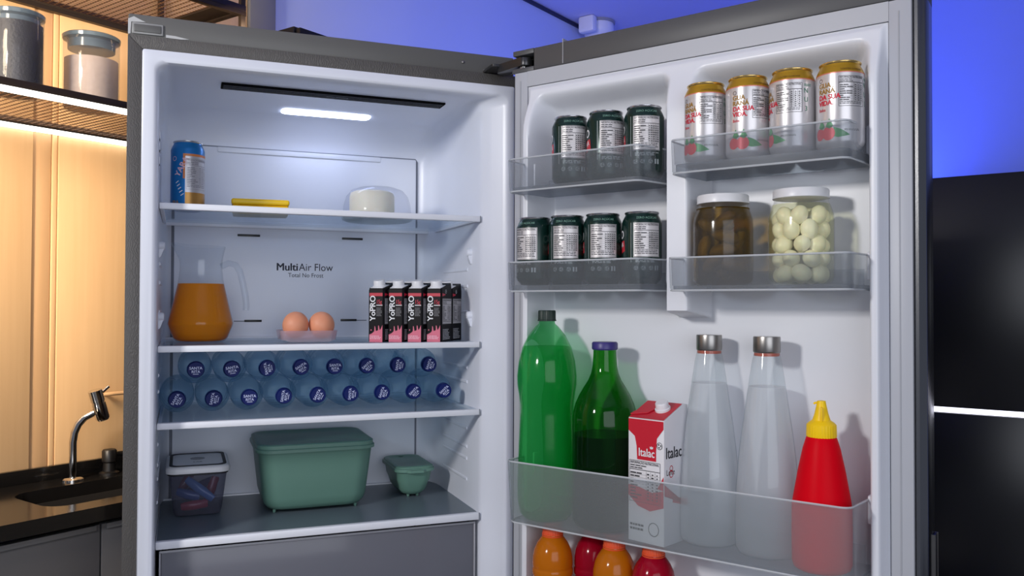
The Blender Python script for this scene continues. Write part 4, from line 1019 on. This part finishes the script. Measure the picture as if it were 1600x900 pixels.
# drink cartons
CBK = mat('black_carton_card', (14, 12, 16), 0.5, spec=0.15); CPK = mat('pink_milk_print', (212, 104, 128), 0.45); CRD = mat('red_band_print', (190, 30, 56), 0.42)
def drink_carton():
    t = thing('drink_carton', 'carton', 'carton', group='black and pink drink cartons on the second shelf')
    w2, d2, hh = 0.0172, 0.029, 0.107
    b = B(); cut = 0.003
    def o8(x, y): return [(-x + cut, -y), (x - cut, -y), (x, -y + cut), (x, y - cut), (x - cut, y), (-x + cut, y), (-x, y - cut), (-x, -y + cut)]
    lo = [[(x, y, 0.0) for x, y in o8(w2 - 0.001, d2 - 0.001)], [(x, y, 0.0015) for x, y in o8(w2, d2)], [(x, y, hh - 0.004) for x, y in o8(w2, d2)],
          [(x, y, hh + 0.013 * (y + d2) / (2 * d2)) for x, y in o8(w2 - 0.001, d2 - 0.001)]]
    b.loft(lo, True, True); b.build('carton_body', CBK, t, smooth=25)
    f = lambda x, y: (x, -d2 - 0.0003, y); f2 = lambda x, y: (x, -d2 - 0.0005, y); sd = lambda x, y: (w2 + 0.0003, x, y); sd2 = lambda x, y: (w2 + 0.0005, x, y)
    e = w2 - cut
    b = B(); b.flat(rect(-e, 0.0915, e, 0.098), f); b.flat(poly([(-d2 + cut, 0.0915), (-d2 + 0.02, 0.0945), (-d2 + 0.02, 0.096), (-d2 + cut, 0.098)]), sd); tag(b.build('red_band', CRD, t, smooth=0), kind='stuff')
    b = B(); b.flat(text('YoPRO', 0.0168, -0.0015, 0.042, 'LEFT', 0.032, R(90), 0.98), f2); b.build('white_lettering', WPRINT, t, smooth=0)
    b = B(); b.flat(text('15g', 0.0115, 0.0005, 0.0765, 'LEFT', 0.0, 0, 0.75), f2); b.build('red_lettering', mat('bright_red_print', (214, 40, 70), 0.4), t, smooth=0)
    b = B(); b.flat(rect(0.0005, 0.0725, e, 0.0745), f2); b.flat(rect(-0.0155 + 0.002, 0.058, -0.0125, 0.070), f2); b.build('pale_bar', mat('pale_bar_print', (200, 196, 198), 0.5), t, smooth=0)
    b = B(); b.flat(smallprint(0.001, 0.052, 0.012, 0.018, 6, 2), f2); b.build('small_print', mat('grey_small_print', (120, 118, 122), 0.5), t, smooth=0)
    spl = [(-e, 0.0), (e, 0.0), (e, 0.034), (0.0105, 0.026), (0.0085, 0.024), (0.0065, 0.033), (0.005, 0.033), (0.0048, 0.0235), (0.0, 0.022), (-0.0015, 0.031), (-0.003, 0.032), (-0.0035, 0.0215), (-0.0075, 0.018), (-0.010, 0.0165), (-e, 0.015)]
    b = B(); b.flat(poly(spl), f); b.flat(disc(-0.0105, 0.024, 0.0013, 12), f); b.build('milk_splash', CPK, t, smooth=0)
    b = B(); b.flat(smallprint(-e + 0.001, 0.006, 0.024, 0.008, 3, 4), f2); b.build('pale_print', mat('pale_pink_print', (238, 190, 204), 0.5), t, smooth=0)
    b = B(); b.flat(rect(-d2 + cut + 0.001, 0.036, d2 - cut - 0.001, 0.087), sd); b.build('nutrition_panel', mat('grey_white_panel', (186, 182, 184), 0.5), t, smooth=0)
    b = B(); b.flat(nutrition(-d2 + cut + 0.002, 0.037, 2 * d2 - 2 * cut - 0.004, 0.049, 11, 4, 31, 1, 0.0002), sd2); b.build('nutrition_print', PRINT, t, smooth=0)
    b = B(); b.flat(smallprint(-d2 + 0.006, 0.005, 0.04, 0.022, 7, 7), sd2); b.flat(recycle(-d2 + 0.022, 0.1015, 0.0042), sd2); b.build('side_print', mat('silver_print', (186, 186, 190), 0.5), t, smooth=0)
    sl2 = math.atan(0.013 / (2 * d2)); 
    cp = B().lathe([(0.0135, 0.0), (0.0135, 0.0018), (0.0118, 0.0025), (0.0114, 0.0115), (0.0104, 0.013), (0.003, 0.0132)], 28).build('screw_cap', LIDW, t, loc=(-0.001, -0.011, hh + 0.0043)); cp.rotation_euler = (sl2, 0, 0)
    fl = B().box(-0.0135, 0.0135, -0.0165, 0.014, 0, 0.0016, 0.0006).build('cap_flange', LIDW, t, loc=(0, -0.0105, hh + 0.0036)); fl.rotation_euler = (sl2, 0, 0)
    return t
dc = drink_carton()
BET = R(-38); bx_, by_ = math.cos(BET), math.sin(BET)
fx0 = [(0.4375, 0.1085), (0.4745, 0.0985), (0.5112, 0.0885), (0.5480, 0.0785)]
nmc = ('leftmost', 'second from left', 'third from left', 'rightmost')
for row in range(2):
    for k, (x, y) in enumerate(fx0):
        # front left lower corner -> centre
        off = Vector((0.0172 * bx_ - 0.029 * by_, 0.0172 * by_ + 0.029 * bx_, 0))
        c = Vector((x, y, 0)) + off + Vector((-by_, bx_, 0)) * (0.0592 * row)
        lb = 'black and pink drink carton, %s of the %s row of four' % (nmc[k], 'front' if row == 0 else 'back')
        instance(dc, USED, lb, (c.x, c.y, zs + ZC), BET)

# ------------------------------------------------------------------ third shelf: water bottles lying down
zs = ZS[2]
WB = clear('blue_water_bottle', (228, 241, 248), (164, 208, 236), 0.15, 0.06, 0.6, 0.5)
def water_bottle():
    t = thing('water_bottle', 'bottle', 'bottle', group='water bottles lying on the third shelf')
    pr = [(0.022, 0.0), (0.0290, 0.002), (0.0315, 0.010), (0.0318, 0.035), (0.0305, 0.040), (0.0318, 0.045), (0.0318, 0.075), (0.0305, 0.080), (0.0318, 0.085), (0.0318, 0.125), (0.0312, 0.140), (0.0285, 0.158), (0.0225, 0.175), (0.0165, 0.187), (0.0135, 0.193), (0.0132, 0.198)]
    B().lathe(finer(pr, 2), 36).build('bottle_body', WB, t, smooth=60)
    B().lathe([(0.0135, 0.1955), (0.0165, 0.1965), (0.0135, 0.198)], 28, cap0=False, cap1=False).build('neck_ring', WB, t)
    NV = mat('navy_cap_plastic', (8, 26, 92), 0.5, spec=0.2)
    c = screwcap(0.0152, 0.014, 0.198, NV, t, 30)
    b = B(); m = lambda x, y: (x, y, 0.2123)
    b.flat(text('SANTA', 0.0072, 0, 0.0008, 'CENTER', 0.02), m); b.flat(text('RITA', 0.0072, 0, -0.0058, 'CENTER', 0.02), m); b.flat(rect(-0.005, -0.0085, 0.005, -0.0075), m)
    b.build('cap_lettering', mat('pale_blue_print', (206, 214, 242), 0.5), c, smooth=0)
    return t
wbp = water_bottle()
order = ('first', 'second', 'third', 'fourth', 'fifth', 'sixth', 'seventh', 'eighth', 'ninth')
rl = (60, 78, 0, 80, 62, 84, 70, 42, 40); ru = (0, 8, 100, 30, 0, 40, 80, 70)
xb = [0.0835 + 0.0645 * k for k in range(9)]; xu = [(xb[k] + xb[k + 1]) / 2 for k in range(8)]
first = True
for row, xs, rots in ((0, xb, rl), (1, xu, ru)):
    for k, x in enumerate(xs):
        o = wbp if first else copy_tree(wbp); first = False
        o['label'] = 'blue-capped water bottle lying down, %s from left in the %s row' % (order[k], ('lower', 'upper')[row])
        z = zs + 0.0322 + 0.0550 * row
        yb = 0.325 + (0.0 if k % 3 else 0.004)
        o.matrix_world = Matrix.Translation((x, yb, z + ZC)) @ Matrix.Rotation(R(90), 4, 'X') @ Matrix.Rotation(R(rots[k]), 4, 'Z')

# ------------------------------------------------------------------ lowest shelf: storage boxes
zs = ZS[3]
def tub(name, label, x0, x1, y0, y1, h, taper, m, rad, lidh=0.016, feet=True, tab=False):
    cx, cy = (x0 + x1) / 2, (y0 + y1) / 2; wx, wy = (x1 - x0) / 2, (y1 - y0) / 2
    t = thing(name, label, 'container', (cx, cy, zs + ZC))
    def lp(k, z, r=rad, g=0.0): return [(x, y, z) for x, y in rrect(-wx + k - g, wx - k + g, -wy + k - g, wy - k + g, max(0.004, r), 8)]
    z0 = 0.004
    b = B(); b.loft([lp(taper + 0.022, z0), lp(taper + 0.010, z0 + 0.003), lp(taper + 0.003, z0 + 0.012), lp(taper - 0.001, z0 + 0.026), lp(taper * 0.6, h * 0.55), lp(0.004, h - lidh), lp(0.003, h - lidh + 0.002)], True, False)
    b.build('tub_body', m, t, smooth=60)
    b = B(); b.loft([lp(0.0035, h - lidh), lp(-0.001, h - lidh), lp(-0.001, h - lidh + 0.006), lp(0.0015, h - lidh + 0.0075), lp(0.0015, h - 0.002), lp(0.004, h), lp(0.010, h), lp(0.013, h - 0.0022), lp(wy * 0.6, h - 0.0024)], True, True)
    l = b.build('lid', m, t, smooth=50)
    if tab:
        b = B(); b.prism([(-0.022, 0), (0.022, 0), (0.014, -0.007), (-0.014, -0.007)], h - lidh - 0.001, h - lidh + 0.0045, lambda x, y, hh_: (x, -wy + y, hh_)); b.build('lift_tab', m, l)
    if feet:
        for sx in (-1, 1):
            for sy in (-1, 1): B().lathe([(0.0022, 0.0), (0.0032, 0.002), (0.0034, 0.0065)], 12, (sx * (wx - taper - 0.022), sy * (wy - taper - 0.022))).build('foot', m, t)
    return t
SAGE = mat('sage_green_plastic', (98, 136, 122), 0.42, var=0.02, sss=0.05)
tub('food_container', 'large sage green lidded food container on the lowest shelf', 0.230, 0.466, 0.150, 0.362, 0.139, 0.015, SAGE, 0.034)
tub('food_container', 'small sage green lidded food container in the right corner', 0.520, 0.606, 0.198, 0.352, 0.070, 0.011, SAGE, 0.022, 0.012, True, True)
# clear box with a white lid
t = thing('clear_container', 'clear square box with white lid holding coloured packets', 'container', (0.1235, 0.272, zs + ZC))
CLB = clear('clear_box_plastic', (206, 208, 220), (128, 128, 144), 0.22, 0.08, 0.7)
def lp(w_, d_, z, r): return [(x, y, z) for x, y in rrect(-w_, w_, -d_, d_, r, 7)]
b = B(); b.loft([lp(0.034, 0.052, 0.0015, 0.012), lp(0.042, 0.062, 0.0025, 0.012), lp(0.045, 0.066, 0.012, 0.014), lp(0.054, 0.075, 0.086, 0.016)], True, False); b.build('box_body', CLB, t, smooth=60)
b = B(); b.loft([lp(0.056, 0.077, 0.086, 0.018), lp(0.0595, 0.0805, 0.087, 0.02), lp(0.060, 0.081, 0.095, 0.02), lp(0.0575, 0.0785, 0.0995, 0.02), lp(0.054, 0.075, 0.1005, 0.018)], True, True); ld = b.build('lid', LIDW, t, smooth=50)
b = B(); b.loft([lp(0.053, 0.074, 0.1004, 0.017), lp(0.053, 0.074, 0.1018, 0.017), lp(0.047, 0.068, 0.1018, 0.015), lp(0.047, 0.068, 0.1006, 0.015)]); b.build('seal_groove', mat('dark_seal', (34, 34, 40), 0.6), ld, smooth=50)
B().lathe([(0.014, 0.1006), (0.014, 0.1012), (0.004, 0.1012)], 28, (0, 0.01)).build('lid_recess', mat('grey_recess', (150, 150, 156), 0.5), ld)
b = B(); b.flat(text('LAR', 0.010, 0, -0.033, 'CENTER', 0.02), lambda x, y: (x, y, 0.1009)); b.build('lid_lettering', PRINT, ld, smooth=0)
B().loft([lp(0.0545, 0.0755, 0.0825, 0.016), lp(0.0565, 0.0775, 0.0835, 0.018), lp(0.0565, 0.0775, 0.0865, 0.018)], False, False).build('seal_ring', MATS['dark_seal'], t)
pk = (((86, 130, 190), 'light blue wrapped packet leaning across the clear box', (0.004, -0.040, 0.044), 38, 0.066), ((52, 88, 150), 'deep blue wrapped packet at the left inside the clear box', (-0.018, -0.036, 0.034), -18, 0.045),
      ((168, 40, 62), 'red wrapped packet at the bottom front of the clear box', (-0.006, -0.044, 0.014), 4, 0.05), ((142, 30, 56), 'dark red wrapped packet at the right inside the clear box', (0.026, -0.022, 0.040), 70, 0.05),
      ((120, 34, 66), 'plum red packet at the back left of the clear box', (-0.022, 0.010, 0.050), 60, 0.05), ((70, 60, 120), 'purple packet at the back of the clear box', (0.006, 0.030, 0.036), 20, 0.055))
for k, (col, lb, (x, y, z), tilt, L) in enumerate(pk):
    b = B(); loops = []
    for i in range(9):
        u = i / 8; w_ = 0.009 * (1 if 0.1 < u < 0.9 else 0.75); d_ = 0.0065 * math.sin(math.pi * min(max(u, 0.07), 0.93)) ** 0.5
        loops.append([((u - 0.5) * L, d_ * math.cos(2 * math.pi * q / 14), w_ * math.sin(2 * math.pi * q / 14) * (1 + 0.08 * math.sin(9 * u + q))) for q in range(14)])
    b.loft(loops, True, True); o = b.build('wrapped_packet', mat('packet_%d' % k, col, 0.3, coat=0.4, var=0.12, scale=50)); tag(o, lb, 'packet', 'packets in the clear box')
    o.location = (0.1235 + x, 0.272 + y, zs + z + ZC + 0.004); o.rotation_euler = (0, R(-tilt) if k != 0 else R(tilt), R(8 * (k - 2)))
